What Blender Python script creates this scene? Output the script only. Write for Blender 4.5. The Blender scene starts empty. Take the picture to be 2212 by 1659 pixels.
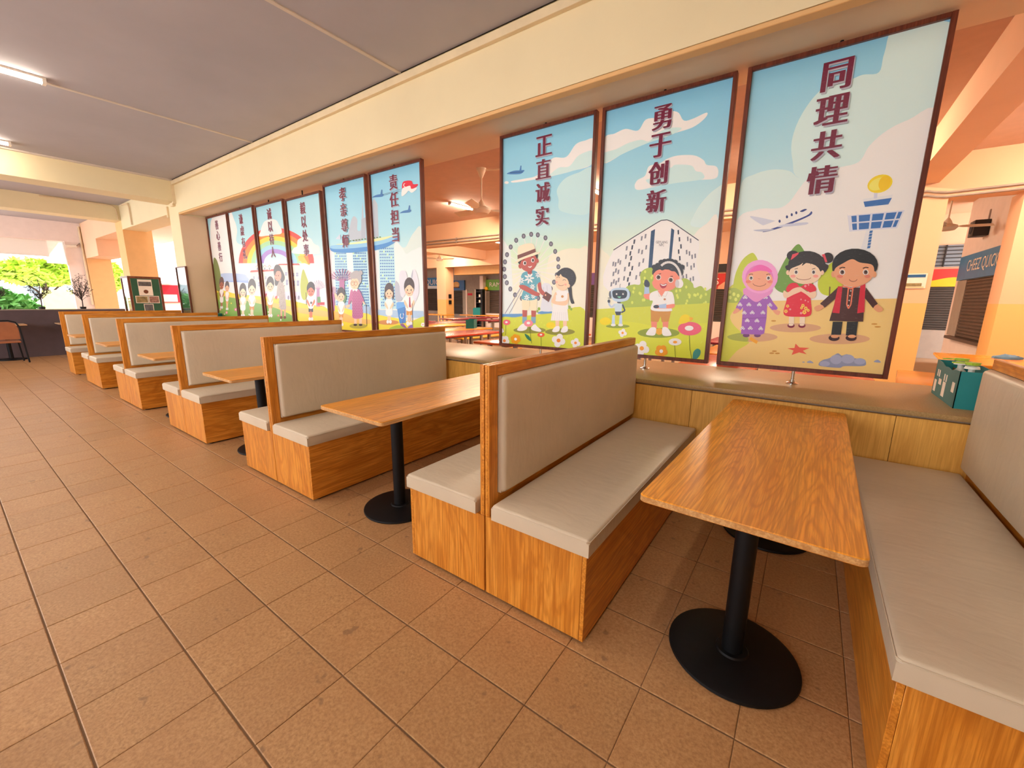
import bpy, bmesh, math, random
from mathutils import Matrix, Vector
random.seed(7)

# ---------------------------------------------------------------- camera
CF, CYAW, CPITCH, CROLL = 888.98, 0.620884, 0.199821, 0.009809
CAM = Vector((0.0, -1.3259, 1.3630))
_f = Vector((-math.sin(CYAW)*math.cos(CPITCH), math.cos(CYAW)*math.cos(CPITCH), -math.sin(CPITCH)))
_r = Vector((math.cos(CYAW), math.sin(CYAW), 0)); _u = _r.cross(_f)
CR = _r*math.cos(CROLL) + _u*math.sin(CROLL)
CU = -_r*math.sin(CROLL) + _u*math.cos(CROLL)
scene = bpy.context.scene
COL = scene.collection
cd = bpy.data.cameras.new('camera'); cam = bpy.data.objects.new('camera', cd); COL.objects.link(cam)
cd.sensor_fit = 'HORIZONTAL'; cd.sensor_width = 36; cd.lens = CF/2212*36; cd.clip_start = 0.02; cd.clip_end = 300
M = Matrix.Identity(4)
for i in range(3):
    M[i][0] = CR[i]; M[i][1] = CU[i]; M[i][2] = -_f[i]; M[i][3] = CAM[i]
cam.matrix_world = M
scene.camera = cam
def ray(u, v): return CR*((u-1106)/CF) - CU*((v-829.5)/CF) + _f
def on_y(u, v, y): r = ray(u, v); return CAM + r*((y-CAM.y)/r.y)
def on_z(u, v, z): r = ray(u, v); return CAM + r*((z-CAM.z)/r.z)
def on_x(u, v, x): r = ray(u, v); return CAM + r*((x-CAM.x)/r.x)
def to_px(p):
    q = Vector(p)-CAM; d = q.dot(_f)
    return (1106+CF*q.dot(CR)/d, 829.5-CF*q.dot(CU)/d, d)

# ---------------------------------------------------------------- world, sun, exposure
world = bpy.data.worlds.new('world'); scene.world = world; world.use_nodes = True
bg = world.node_tree.nodes['Background']
bg.inputs[0].default_value = (0.98, 0.98, 1.0, 1); bg.inputs[1].default_value = WORLD_STRENGTH = 6.0
sl = bpy.data.lights.new('sun', 'SUN'); sl.energy = SUN = 5.0; sl.angle = math.radians(1.5); sl.color = (1, .95, .86)
so = bpy.data.objects.new('sun', sl); COL.objects.link(so)
so.rotation_euler = (math.radians(38), 0, math.radians(150))
TUBE_ROOM, TUBE_CANTEEN = 56.0, 330.0
vs = scene.view_settings
vs.view_transform = 'Standard'; vs.look = 'None'; vs.exposure = EXPOSURE = 0.13; vs.gamma = 1; vs.use_curve_mapping = False

# ---------------------------------------------------------------- materials
def lin(h):
    h = h.lstrip('#'); c = [int(h[i:i+2], 16)/255 for i in (0, 2, 4)]
    return tuple(x/12.92 if x <= .04045 else ((x+.055)/1.055)**2.4 for x in c)
MATS = {}
class NT:
    def __init__(s, name):
        s.m = bpy.data.materials.new(name); s.m.use_nodes = True; s.t = s.m.node_tree
        s.b = s.t.nodes['Principled BSDF']; MATS[name] = s.m
    def n(s, typ, **kw):
        x = s.t.nodes.new(typ)
        for k, v in kw.items(): setattr(x, k, v)
        return x
    def l(s, a, b): s.t.links.new(a, b)
    def coords(s, scale=(1, 1, 1), rnd=0.0, kind='Object'):
        tc = s.n('ShaderNodeTexCoord'); mp = s.n('ShaderNodeMapping'); mp.inputs['Scale'].default_value = scale
        s.l(tc.outputs[kind], mp.inputs['Vector'])
        if rnd:
            oi = s.n('ShaderNodeObjectInfo'); mu = s.n('ShaderNodeMath', operation='MULTIPLY'); mu.inputs[1].default_value = rnd
            s.l(oi.outputs['Random'], mu.inputs[0]); s.l(mu.outputs[0], mp.inputs['Location'])
        return mp.outputs[0]
    def noise(s, vec, scale, detail=4, rough=.55, dist=0):
        x = s.n('ShaderNodeTexNoise'); x.inputs['Scale'].default_value = scale; x.inputs['Detail'].default_value = detail
        x.inputs['Roughness'].default_value = rough; x.inputs['Distortion'].default_value = dist
        s.l(vec, x.inputs['Vector']); return x.outputs['Fac']
    def ramp(s, fac, stops):
        x = s.n('ShaderNodeValToRGB'); e = x.color_ramp.elements
        while len(e) < len(stops): e.new(.5)
        for el, (p, c) in zip(e, stops): el.position = p; el.color = (*c, 1)
        s.l(fac, x.inputs[0]); return x.outputs[0]
    def mix(s, fac, a, b, mode='MIX'):
        x = s.n('ShaderNodeMix', data_type='RGBA', blend_type=mode)
        for sock, val in ((x.inputs[0], fac), (x.inputs[6], a), (x.inputs[7], b)):
            if hasattr(val, 'links') or hasattr(val, 'is_linked'): s.l(val, sock)
            elif isinstance(val, tuple): sock.default_value = (*val, 1)
            else: sock.default_value = val
        return x.outputs[2]
    def bump(s, h, strength, dist=.01):
        x = s.n('ShaderNodeBump'); x.inputs['Strength'].default_value = strength; x.inputs['Distance'].default_value = dist
        s.l(h, x.inputs['Height']); s.l(x.outputs[0], s.b.inputs['Normal'])
    def done(s, col=None, rough=.5, metal=0, spec=.5):
        if col is not None:
            if isinstance(col, tuple): s.b.inputs['Base Color'].default_value = (*col, 1)
            else: s.l(col, s.b.inputs['Base Color'])
        s.b.inputs['Roughness'].default_value = rough; s.b.inputs['Metallic'].default_value = metal
        s.b.inputs['Specular IOR Level'].default_value = spec
        return s.m

def plain(name, hx, rough=.5, metal=0, var=.06, scale=6, bump=0, spec=.5, rnd=3.0):
    t = NT(name); c = lin(hx) if isinstance(hx, str) else hx
    n = t.noise(t.coords(rnd=rnd), scale)
    col = t.ramp(n, [(.3, tuple(x*(1-var) for x in c)), (.7, tuple(min(1, x*(1+var)) for x in c))])
    if bump: t.bump(t.noise(t.coords(), scale*12), bump, .004)
    return t.done(col, rough, metal, spec)

def wood(name, dark, mid, light, axis, rough=.36, rnd=9.0, spec=.4, fig=1.0, tone_mix=.62, planks=None, rings_n=34):
    """oak laminate: long grain on one axis, cathedral figure and fine pores"""
    t = NT(name)
    def sc(lo, hi): return tuple(lo if i == axis else hi for i in range(3))
    big = t.noise(t.coords(sc(.55 if rings_n < 50 else .34, 2.6), rnd), 2.2*fig, 3, .5, 1.2)
    rings = t.n('ShaderNodeMath', operation='MULTIPLY'); rings.inputs[1].default_value = rings_n
    t.l(big, rings.inputs[0])
    sn = t.n('ShaderNodeMath', operation='SINE'); t.l(rings.outputs[0], sn.inputs[0])
    ma = t.n('ShaderNodeMapRange'); ma.inputs[1].default_value = -1; ma.inputs[2].default_value = 1; t.l(sn.outputs[0], ma.inputs[0])
    fine = t.noise(t.coords(sc(1.2, 42), rnd), 3.0, 5, .65)
    tone = t.noise(t.coords(sc(.25, 3.4), rnd), 2.0, 2)
    base = t.ramp(ma.outputs[0], [(0, lin(dark)), (.35, lin(mid)), (1, lin(light))])
    base = t.mix(tone_mix, base, t.ramp(tone, [(.3, lin(mid)), (.7, lin(light))]))
    col = t.mix(t.ramp(fine, [(.42, (.55,)*3), (.58, (0, 0, 0))]), base, lin(dark))
    if planks:
        tc = t.n('ShaderNodeTexCoord'); sx = t.n('ShaderNodeSeparateXYZ'); t.l(tc.outputs['Object'], sx.inputs[0])
        mr = t.n('ShaderNodeMapRange'); mr.inputs[1].default_value = -.302; mr.inputs[2].default_value = .302; t.l(sx.outputs[0], mr.inputs[0])
        rp = t.n('ShaderNodeValToRGB'); rp.color_ramp.interpolation = 'CONSTANT'; e = rp.color_ramp.elements
        while len(e) < len(planks): e.new(.5)
        for el, (a, c) in zip(e, planks): el.position = a; el.color = (*c, 1)
        t.l(mr.outputs[0], rp.inputs[0]); col = t.mix(1.0, col, rp.outputs[0], 'MULTIPLY')
    t.bump(fine, .05, .002)
    return t.done(col, rough, 0, spec)

WD = ('#a65a10', '#d68426', '#e8a042')
wood('oak_x', *WD, 0); wood('oak_y', *WD, 1); wood('oak_z', *WD, 2)
wood('oak_top', '#b8701c', '#ea9628', '#f4ac46', 1, rough=.3, spec=.3, fig=.85, tone_mix=.6, rings_n=110, planks=[(0, (1.08, 1.06, .85)), (.19, (.98, .96, .95)), (.45, (.93, .9, .85)), (.72, (1.03, 1.0, .9))])
wood('oak_edge', '#a8703a', '#cf9a5e', '#dcb07a', 1)
wood('ply', '#cf9440', '#e6ae52', '#f0bc60', 2, rough=.42)
wood('frame_wood', '#4a1e12', '#6b2f1c', '#80402a', 2, rough=.4)
wood('case_wood', '#542a1a', '#6e3a26', '#814a33', 2, rough=.4)

def leather():
    t = NT('grey_leatherette'); c = lin('#cdbca4')
    n = t.noise(t.coords(rnd=4), 3.0)
    col = t.ramp(n, [(.3, tuple(x*.95 for x in c)), (.7, tuple(x*1.05 for x in c))])
    w = t.noise(t.coords((3, 8, 3), 4), 2.5, 3, .5, .6); g = t.noise(t.coords(rnd=4), 420, 2)
    ad = t.n('ShaderNodeMath', operation='MULTIPLY_ADD'); ad.inputs[1].default_value = .06; t.l(g, ad.inputs[0]); t.l(w, ad.inputs[2])
    t.bump(ad.outputs[0], .25, .012); return t.done(col, .42, 0, .45)
leather()

def tile():
    t = NT('floor_tile'); v = t.coords(rnd=40)
    sp = t.noise(v, 95, 6, .7); cl = t.noise(v, 5, 4); spot = t.noise(v, 14, 2)
    base = t.ramp(sp, [(.32, lin('#9c7149')), (.5, lin('#b6895b')), (.68, lin('#c89d6f'))])
    base = t.mix(t.ramp(cl, [(.35, (.35,)*3), (.65, (0, 0, 0))]), base, lin('#ab7a50'))
    base = t.mix(t.ramp(spot, [(.69, (0, 0, 0)), (.75, (.6,)*3)]), base, lin('#7c5a40'))
    oi = t.n('ShaderNodeObjectInfo'); va = t.ramp(oi.outputs['Random'], [(0, (.90, .90, .90)), (1, (1.0, 1.0, 1.0))])
    col = t.mix(1.0, base, va, 'MULTIPLY')
    t.bump(sp, .12, .003); return t.done(col, .42, 0, .4)
tile()
def far_tile():
    """tiles too far off to pick apart still vary one by one: the cell id of each tile picks its shade"""
    t = NT('floor_tile_far'); v = t.coords()
    sp = t.noise(v, 60, 5, .7); cl = t.noise(v, 2.2, 4)
    base = t.ramp(sp, [(.32, lin('#9f7652')), (.68, lin('#c69d76'))])
    base = t.mix(t.ramp(cl, [(.35, (.3,)*3), (.65, (0, 0, 0))]), base, lin('#ab7a50'))
    return t.done(base, .38, 0, .5)
far_tile()
plain('grout', '#7d6045', .9); plain('slab', '#a08060', .8)
plain('ceiling_paint', '#b4afb4', .85, var=.05, scale=1.2, bump=.03)
plain('ceiling_batten', '#d6c9ba', .8)
plain('cream_paint', '#ecdcb4', .8, var=.03, scale=1.5, bump=.03)
plain('trim_paint', '#e6d2ac', .7)
plain('shadow_gap', '#3a3536', .9)
plain('peach_paint', '#ecc19e', .8, var=.03, scale=1.5)
plain('pink_paint', '#f2e0d8', .8, var=.03)
plain('white_paint', '#efeae6', .8, var=.03)
plain('mauve_paint', '#d0b0a2', .85, var=.04)
def two_tone(name, upper, lower, h):
    t = NT(name); g = t.n('ShaderNodeNewGeometry'); s = t.n('ShaderNodeSeparateXYZ'); t.l(g.outputs['Position'], s.inputs[0])
    gt = t.n('ShaderNodeMath', operation='GREATER_THAN'); gt.inputs[1].default_value = h; t.l(s.outputs[2], gt.inputs[0])
    return t.done(t.mix(gt.outputs[0], lin(lower), lin(upper)), .7)
two_tone('dado_paint', '#ecbf9a', '#f0bd74', 1.385)
plain('column_paint', '#e9bb80', .8, var=.03)
def stone():
    t = NT('counter_stone'); v = t.coords((1, 1, 1))
    n = t.noise(v, 160, 4, .6); n2 = t.noise(v, 3, 3)
    col = t.ramp(n, [(.35, lin('#a08252')), (.65, lin('#b8996a'))])
    col = t.mix(t.ramp(n2, [(.4, (.2,)*3), (.6, (0, 0, 0))]), col, lin('#98794a'))
    return t.done(col, .34, 0, .3)
stone()
plain('black_metal', '#17171a', .5, .6, var=.1, scale=40, bump=.05)
plain('chrome', '#d8d6d2', .08, 1.0, var=.01)
plain('dark_wall', '#55474c', .75, var=.08)
plain('dark_fabric', '#33333d', .8, var=.1)
plain('chair_wood', '#9c5f3c', .45, var=.1)
plain('wood_pale', '#caa47e', .4, var=.08)
plain('tbl_red', '#c93a1c', .22, spec=.6); plain('tbl_orange', '#e08a17', .22, spec=.6); plain('tbl_vermilion', '#d85418', .22, spec=.6)
plain('tbl_maroon', '#8f1b34', .25, spec=.6); plain('tbl_yellow', '#e6a52a', .22, spec=.6)
plain('table_frame', '#a9a09a', .5, .3)
plain('shutter', '#4a423c', .55, .3, var=.08); plain('shutter_brown', '#5f4e44', .55, .3, var=.08)
plain('grey_wall', '#a5988c', .85); plain('door_paint', '#a3937d', .6)
plain('teal_card', '#1f6f72', .55, var=.05); plain('teal_bright', '#10868c', .5); plain('card_brown', '#b08a58', .8)
plain('label_white', '#efe6da', .6); plain('lime_cap', '#b6d84a', .35); plain('cap_white', '#eceae2', .35)
plain('fan_white', '#efe3d3', .4); plain('pipe_grey', '#a79a92', .45); plain('pipe_cream', '#e2c9a4', .5)
plain('sign_blue', '#2f7fb8', .45); plain('sign_blue_dark', '#2a5f96', .45); plain('sign_green', '#6aa62c', .45)
plain('sign_red', '#c22c24', .45); plain('sign_yellow', '#f0b410', .45); plain('sign_purple', '#6b4a86', .45); plain('sign_peach', '#d99a78', .5)
plain('sign_white', '#dfe6ea', .5); plain('bun', '#d9a45a', .5, var=.2); plain('patty', '#6d3b22', .6)
plain('black_plastic', '#1c1b1d', .45); plain('blue_cloth', '#5b7f9c', .7); plain('bark', '#4a3a30', .9, var=.2); plain('twig', '#3b3230', .8)
plain('leaf_lime', '#a9c640', .55, var=.35, scale=1.3); plain('leaf_green', '#5f9a4c', .6, var=.35, scale=1.3); plain('leaf_twig', '#4a433c', .7)
plain('building_white', '#ece6e2', .8); plain('building_window', '#7d8a94', .2, spec=.7); plain('paving', '#d8d0c4', .9); plain('net_yellow', '#d9d884', .8)
plain('green_felt', '#2f5a44', .9); plain('paper', '#e6e0d6', .8); plain('photo_a', '#8a7a52', .6, var=.5, scale=20)
plain('photo_b', '#8f6b60', .6, var=.5, scale=20); plain('photo_c', '#5a5a5e', .6, var=.4, scale=20); plain('banner_red', '#c8203a', .6)
def emis(name, col, strength):
    t = NT(name); t.b.inputs['Emission Color'].default_value = (*col, 1); t.b.inputs['Emission Strength'].default_value = strength
    return t.done((.9, .9, .9), .4)
emis('tube_room', (1.0, .86, .70), TUBE_ROOM); emis('tube_canteen', (1.0, .80, .57), TUBE_CANTEEN)
def blind():
    t = NT('roller_blind'); d = t.n('ShaderNodeBsdfDiffuse'); d.inputs[0].default_value = (.85, .8, .76, 1); tr = t.n('ShaderNodeBsdfTranslucent'); tr.inputs[0].default_value = (.8, .74, .7, 1)
    mx = t.n('ShaderNodeMixShader'); mx.inputs[0].default_value = .5; t.l(d.outputs[0], mx.inputs[1]); t.l(tr.outputs[0], mx.inputs[2]); t.l(mx.outputs[0], t.t.nodes['Material Output'].inputs[0])
blind()
plain('bounce_tint', '#e6c8a6', .8, var=.04, scale=1.5)  # warm bounced light inside the opening, put into the colour
def glass():
    t = NT('case_glass'); t.b.inputs['Transmission Weight'].default_value = 1; t.b.inputs['IOR'].default_value = 1.45
    return t.done((.95, .97, .96), .02)
glass()
def printmat():
    t = NT('print'); a = t.n('ShaderNodeAttribute', attribute_name='Col'); v = t.coords()
    n = t.noise(t.coords((14, 1, 60)), 2.2, 3, .6)
    col = t.mix(t.ramp(n, [(.6, (0, 0, 0)), (.72, (.10,)*3)]), a.outputs['Color'], (.85, .9, .88))
    return t.done(col, .34, 0, .35)
printmat()

# ---------------------------------------------------------------- builders
def link(o, parent=None):
    COL.objects.link(o)
    if parent is not None: o.parent = parent
    return o
def mesh(name, verts, faces, mat, parent=None, smooth=False, loc=None):
    me = bpy.data.meshes.new(name); me.from_pydata([tuple(v) for v in verts], [], faces); me.update()
    me.materials.append(MATS[mat])
    if smooth: me.polygons.foreach_set('use_smooth', [True]*len(me.polygons))
    o = bpy.data.objects.new(name, me)
    if loc: o.location = loc
    return link(o, parent)
def bm_obj(name, bm, mat, parent=None, smooth=False, loc=None):
    bmesh.ops.recalc_face_normals(bm, faces=bm.faces)
    me = bpy.data.meshes.new(name); bm.to_mesh(me); bm.free(); me.materials.append(MATS[mat])
    if smooth:
        me.polygons.foreach_set('use_smooth', [True]*len(me.polygons))
        try: me.set_sharp_from_angle(angle=math.radians(40))
        except Exception: pass
    o = bpy.data.objects.new(name, me)
    if loc: o.location = loc
    return link(o, parent)
def bm_box(bm, x0, x1, y0, y1, z0, z1):
    x0, x1 = min(x0, x1), max(x0, x1)
    vs_ = [bm.verts.new(p) for p in ((x0,y0,z0),(x1,y0,z0),(x1,y1,z0),(x0,y1,z0),(x0,y0,z1),(x1,y0,z1),(x1,y1,z1),(x0,y1,z1))]
    for f in ((0,3,2,1),(4,5,6,7),(0,1,5,4),(1,2,6,5),(2,3,7,6),(3,0,4,7)): bm.faces.new([vs_[i] for i in f])
def box(name, x0, x1, y0, y1, z0, z1, mat, parent=None, bev=0, seg=2):
    bm = bmesh.new(); bm_box(bm, x0, x1, y0, y1, z0, z1)
    if bev: bmesh.ops.bevel(bm, geom=list(bm.edges), offset=bev, segments=seg, affect='EDGES', profile=.5)
    return bm_obj(name, bm, mat, parent, smooth=bool(bev))
def bm_cyl(bm, p, q, r0, r1=None, n=20, caps=True):
    p, q = Vector(p), Vector(q); r1 = r0 if r1 is None else r1
    d = (q-p).normalized(); a = d.orthogonal().normalized(); b = d.cross(a)
    A = [bm.verts.new(p+(a*math.cos(t)+b*math.sin(t))*r0) for t in (2*math.pi*i/n for i in range(n))]
    B = [bm.verts.new(q+(a*math.cos(t)+b*math.sin(t))*r1) for t in (2*math.pi*i/n for i in range(n))]
    for i in range(n): bm.faces.new((A[i], A[(i+1) % n], B[(i+1) % n], B[i]))
    if caps: bm.faces.new(A[::-1]); bm.faces.new(B)
def cyl(name, p, q, r, mat, parent=None, r1=None, n=24):
    bm = bmesh.new(); bm_cyl(bm, p, q, r, r1, n); return bm_obj(name, bm, mat, parent, smooth=True)
def lathe(name, prof, mat, parent=None, n=40, loc=None):
    bm = bmesh.new(); rings = []
    for r, z in prof: rings.append([bm.verts.new((r*math.cos(2*math.pi*i/n), r*math.sin(2*math.pi*i/n), z)) for i in range(n)] if r > 1e-6 else [bm.verts.new((0, 0, z))])
    for a, b in zip(rings, rings[1:]):
        for i in range(n):
            j = (i+1) % n
            if len(a) == 1 and len(b) == 1: continue
            if len(a) == 1: bm.faces.new((a[0], b[i], b[j]))
            elif len(b) == 1: bm.faces.new((a[i], a[j], b[0]))
            else: bm.faces.new((a[i], a[j], b[j], b[i]))
    return bm_obj(name, bm, mat, parent, smooth=True, loc=loc)
def bm_tube(bm, pts, r, n=8):
    pts = [Vector(p) for p in pts]; rings = []; a = None
    for i, p in enumerate(pts):
        d = (pts[min(i+1, len(pts)-1)]-pts[max(i-1, 0)]).normalized()
        a = d.orthogonal().normalized() if a is None else (a-d*a.dot(d)).normalized()
        b = d.cross(a); rr = r[i] if isinstance(r, (list, tuple)) else r
        rings.append([bm.verts.new(p+(a*math.cos(2*math.pi*k/n)+b*math.sin(2*math.pi*k/n))*rr) for k in range(n)])
    for A, B in zip(rings, rings[1:]):
        for k in range(n): bm.faces.new((A[k], A[(k+1) % n], B[(k+1) % n], B[k]))
    bm.faces.new(rings[0][::-1]); bm.faces.new(rings[-1])
def tube(name, pts, r, mat, parent=None, n=10):
    bm = bmesh.new(); bm_tube(bm, pts, r, n); return bm_obj(name, bm, mat, parent, smooth=True)
def tag(o, label, cat, group=None):
    o['label'] = label; o['category'] = cat
    if group: o['group'] = group
    return o
def struct(o): o['kind'] = 'structure'; return o
def thing(name, label, cat, loc=(0, 0, 0), rz=0, group=None):
    o = bpy.data.objects.new(name, None); o.empty_display_size = .1; o.location = loc; o.rotation_euler = (0, 0, rz)
    link(o); return tag(o, label, cat, group)
def dup(root, loc, rz, label, group=None):
    def cp(o, par):
        c = o.copy(); COL.objects.link(c); c.parent = par
        for ch in o.children: cp(ch, c)
        return c
    r = cp(root, None); r.location = loc; r.rotation_euler = (0, 0, rz); r['label'] = label
    if group: r['group'] = group
    return r
def text_geo(s):
    """outline of a string as flat polygons (built-in font), centred and scaled to unit height"""
    cu = bpy.data.curves.new('txt', 'FONT'); cu.body = s; cu.align_x = 'CENTER'; cu.align_y = 'CENTER'; cu.resolution_u = 3
    o = bpy.data.objects.new('txt', cu); COL.objects.link(o)
    dg = bpy.context.evaluated_depsgraph_get(); me = o.evaluated_get(dg).to_mesh()
    V = [(v.co.x, v.co.y) for v in me.vertices]; F = [tuple(p.vertices) for p in me.polygons]
    o.evaluated_get(dg).to_mesh_clear(); bpy.data.objects.remove(o); bpy.data.curves.remove(cu)
    xs = [v[0] for v in V]; ys = [v[1] for v in V]
    cx, cy = (min(xs)+max(xs))/2, (min(ys)+max(ys))/2; h = max(ys)-min(ys); w = max(xs)-min(xs)
    return [((x-cx)/h, (y-cy)/h) for x, y in V], F, w/h
def lettering(name, s, origin, xdir, zdir, h, mat, parent, wscale=1.0, fit=None):
    V, F, w = text_geo(s)
    if fit: wscale = fit/(w*h)
    o, X, Z = Vector(origin), Vector(xdir), Vector(zdir)
    return mesh(name, [o+X*(x*h*wscale)+Z*(y*h) for x, y in V], F, mat, parent)

# ---------------------------------------------------------------- floor: 30 cm tiles laid on a slab
PT, TX0, TY0 = .302, -.335, -.042
fl = struct(mesh('floor', [(-14.5,-5,-.004),(4,-5,-.004),(4,1.84,-.004),(-14.5,1.84,-.004),(-14.5,-5,-.12),(4,-5,-.12),(4,1.84,-.12),(-14.5,1.84,-.12)],
    [(0,1,2,3),(7,6,5,4),(0,4,5,1),(1,5,6,2),(2,6,7,3),(3,7,4,0)], 'grout'))
cells = []
for i in range(-47, 15):
    for j in range(-17, 7):
        x, y = TX0+i*PT, TY0+j*PT
        x0, x1, y0, y1 = max(x+.0012, -14.3), min(x+PT-.0012, 4), max(y+.0028, -5), min(y+PT-.0028, 1.82)
        if x1-x0 < .02 or y1-y0 < .02: continue
        c = [to_px((a, b, 0)) for a, b in ((x0,y0),(x1,y0),(x1,y1),(x0,y1))]
        area = 0
        if min(p[2] for p in c) > .1:
            cx = sum(p[0] for p in c)/4; cy = sum(p[1] for p in c)/4
            inside = any(-10 < p[0] < 2222 and -10 < p[1] < 1669 for p in c)
            blocked = y0 > .02 and not (-.58 < (x0+x1)/2 < .30 or -2.6 < (x0+x1)/2 < -1.59)
            if inside and not blocked:
                area = abs(sum(c[k][0]*c[(k+1) % 4][1]-c[(k+1) % 4][0]*c[k][1] for k in range(4)))/2
        cells.append((area, x0, x1, y0, y1))
cells.sort(key=lambda c: -c[0])
def tile_geo(w, l, bm=None, ox=0, oy=0):
    own = bm is None
    if own: bm = bmesh.new()
    e, d = .0025, .0015
    rings = [[(-w/2,-l/2,-.004),(w/2,-l/2,-.004),(w/2,l/2,-.004),(-w/2,l/2,-.004)], [(-w/2,-l/2,-d),(w/2,-l/2,-d),(w/2,l/2,-d),(-w/2,l/2,-d)],
             [(-w/2+e,-l/2+e,0),(w/2-e,-l/2+e,0),(w/2-e,l/2-e,0),(-w/2+e,l/2-e,0)]]
    R = [[bm.verts.new((a+ox, b+oy, c)) for a, b, c in r] for r in rings]
    for A, B in zip(R, R[1:]):
        for k in range(4): bm.faces.new((A[k], A[(k+1) % 4], B[(k+1) % 4], B[k]))
    bm.faces.new(R[-1])
    return bm
shared = {}
for a, x0, x1, y0, y1 in cells[:300]:
    key = (round(x1-x0, 3), round(y1-y0, 3))
    if key not in shared:
        me = bpy.data.meshes.new('floor_tile'); b = tile_geo(*key); b.to_mesh(me); b.free(); me.materials.append(MATS['floor_tile']); shared[key] = me
    o = bpy.data.objects.new('floor_tile', shared[key]); o.location = ((x0+x1)/2, (y0+y1)/2, random.uniform(-.0006, .0006)); link(o, fl)
bm = bmesh.new()
for a, x0, x1, y0, y1 in cells[300:]: tile_geo(x1-x0, y1-y0, bm, (x0+x1)/2, (y0+y1)/2)
rest = bm_obj('floor_tiles_beyond', bm, 'floor_tile_far', fl); rest['kind'] = 'stuff'

struct(box('floor', -24, 6, 1.84, 21, -.12, -.002, 'slab'))
struct(box('floor', -20, -14.5, -6, 1.84, -.12, -.002, 'slab'))

# ---------------------------------------------------------------- ceiling of the seating hall: boards with battens
ce = struct(box('ceiling', -10.45, 4, -5, 1.83, 3.61, 3.72, 'shadow_gap'))
bx_ = [-10.43, -6.95, -3.66, -.37, 2.92, 4]
for a, b in zip(bx_, bx_[1:]):
    box('ceiling_board', a+.004, b-.004, -5, 1.80, 3.597, 3.611, 'ceiling_paint', ce)
for x in bx_[1:-1]:
    box('batten', x-.02, x+.02, -5, 1.80, 3.588, 3.597, 'ceiling_batten', ce)
box('batten', -10.43, -10.37, -5, 1.80, 3.575, 3.597, 'ceiling_batten', ce)

# ---------------------------------------------------------------- the wall with the long opening
w = struct(box('wall_screen', -10.9, 4, 1.83, 2.57, 3.0, 3.72, 'cream_paint'))
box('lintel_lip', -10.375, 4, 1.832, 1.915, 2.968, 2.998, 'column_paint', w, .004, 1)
box('soffit_tint', -10.375, 4, 1.916, 2.566, 2.994, 2.9995, 'bounce_tint', w)  # thin sheet tinted for the shaded soffit's bounced light
box('jamb_tint', -10.38, -10.374, 1.835, 2.566, .783, 2.967, 'bounce_tint', w)  # same bounced-light tint laid over the jamb reveal
box('pier', -10.9, -10.38, 1.83, 2.57, 0, 3.0, 'cream_paint', w)
box('cornice', -10.42, 4, 1.785, 1.83, 3.505, 3.575, 'trim_paint', w, .003, 1)
box('trunking', -10.47, -10.42, 1.78, 1.83, 3.17, 3.56, 'trim_paint', w)
box('trunking', -10.62, -10.47, 1.78, 1.83, 3.13, 3.19, 'trim_paint', w)
box('trunking', -10.96, -10.9, 1.80, 1.93, 2.96, 3.17, 'trim_paint', w)
struct(box('wall_back_added', 0, 4, -5.2, -5, 0, 3.72, 'cream_paint')); struct(box('wall_back_added', -14.5, 0, -5.2, -5, 0, 1.0, 'cream_paint')); struct(box('wall_back_added', -14.5, 0, -5.2, -5, 2.55, 3.72, 'cream_paint'))  # unseen back wall, added to cut light from the camera side
struct(box('wall_right_added', 4, 4.2, -5.2, 1.83, 0, 3.72, 'cream_paint'))  # unseen side wall, added to hold back light from the right

# ---------------------------------------------------------------- counter ledge in front of / on top of the parapet
lg = thing('counter_ledge', 'long cream stone counter with plywood front under the painted panels', 'counter', (0, 0, 0))
box('parapet_wall', -10.375, 3.99, 1.836, 2.80, 0, .7515, 'grey_wall', lg)  # low parapet wall under the countertop, parented to the counter
for a, b in ((-10.37, -6.0), (-5.996, -2.19), (-2.186, 1.4), (1.404, 4.0)):
    box('countertop', a, b, 1.785, 2.86, .752, .782, 'counter_stone', lg, .004, 2)
jx = [.466+k*1.1 for k in range(-10, 4)]
jx = [-10.37]+[x for x in jx if -10.2 < x < 3.9]+[4.0]
for a, b in zip(jx, jx[1:]):
    box('front_panel', a+.0015, b-.0015, 1.803, 1.834, .01, .738, 'ply', lg)

# ---------------------------------------------------------------- hall beyond the pier (left of the picture)
struct(box('ceiling', -23, -10.45, -6, 1.83, 3.6, 3.72, 'ceiling_paint'))
struct(box('ceiling', -23, -10.95, 2.42, 4.5, 3.45, 3.72, 'pink_paint'))
struct(box('ceiling_beam', -10.95, -10.43, -6, 1.83, 3.205, 3.6, 'cream_paint'))
struct(box('ceiling_beam', -14.9, -14.4, -6, 1.83, 3.235, 3.6, 'cream_paint'))
struct(box('ceiling_beam', -19.5, -19.0, -6, 1.83, 3.02, 3.6, 'pink_paint'))
struct(box('ceiling_beam', -14.4, -10.9, 1.83, 2.3, 3.03, 3.6, 'cream_paint'))
struct(box('ceiling_beam', -17.3, -15.0, 1.83, 2.4, 3.03, 3.6, 'peach_paint'))
struct(box('ceiling_beam', -18.94, -17.3, 1.83, 2.4, 2.55, 3.6, 'peach_paint'))
struct(box('column', -15.0, -14.4, 1.83, 2.41, 0, 3.6, 'column_paint'))
struct(box('column', -19.5, -18.94, 1.83, 2.41, 0, 3.6, 'column_paint'))
struct(box('wall_wing', -19.2, -19.02, 1.42, 1.83, 0, 3.02, 'pink_paint'))
lw = struct(box('wall_low', -14.55, -14.3, -6, 1.6, 0, 1.05, 'dark_wall'))
box('coping', -14.56, -14.29, -6, 1.6, 1.05, 1.065, 'grey_wall', lw)
def pipe(pts, r, mat, label):
    bm = bmesh.new(); bm_tube(bm, pts, r, 8); return tag(bm_obj('conduit_pipe', bm, mat, None, True), label, 'pipe')
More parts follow.
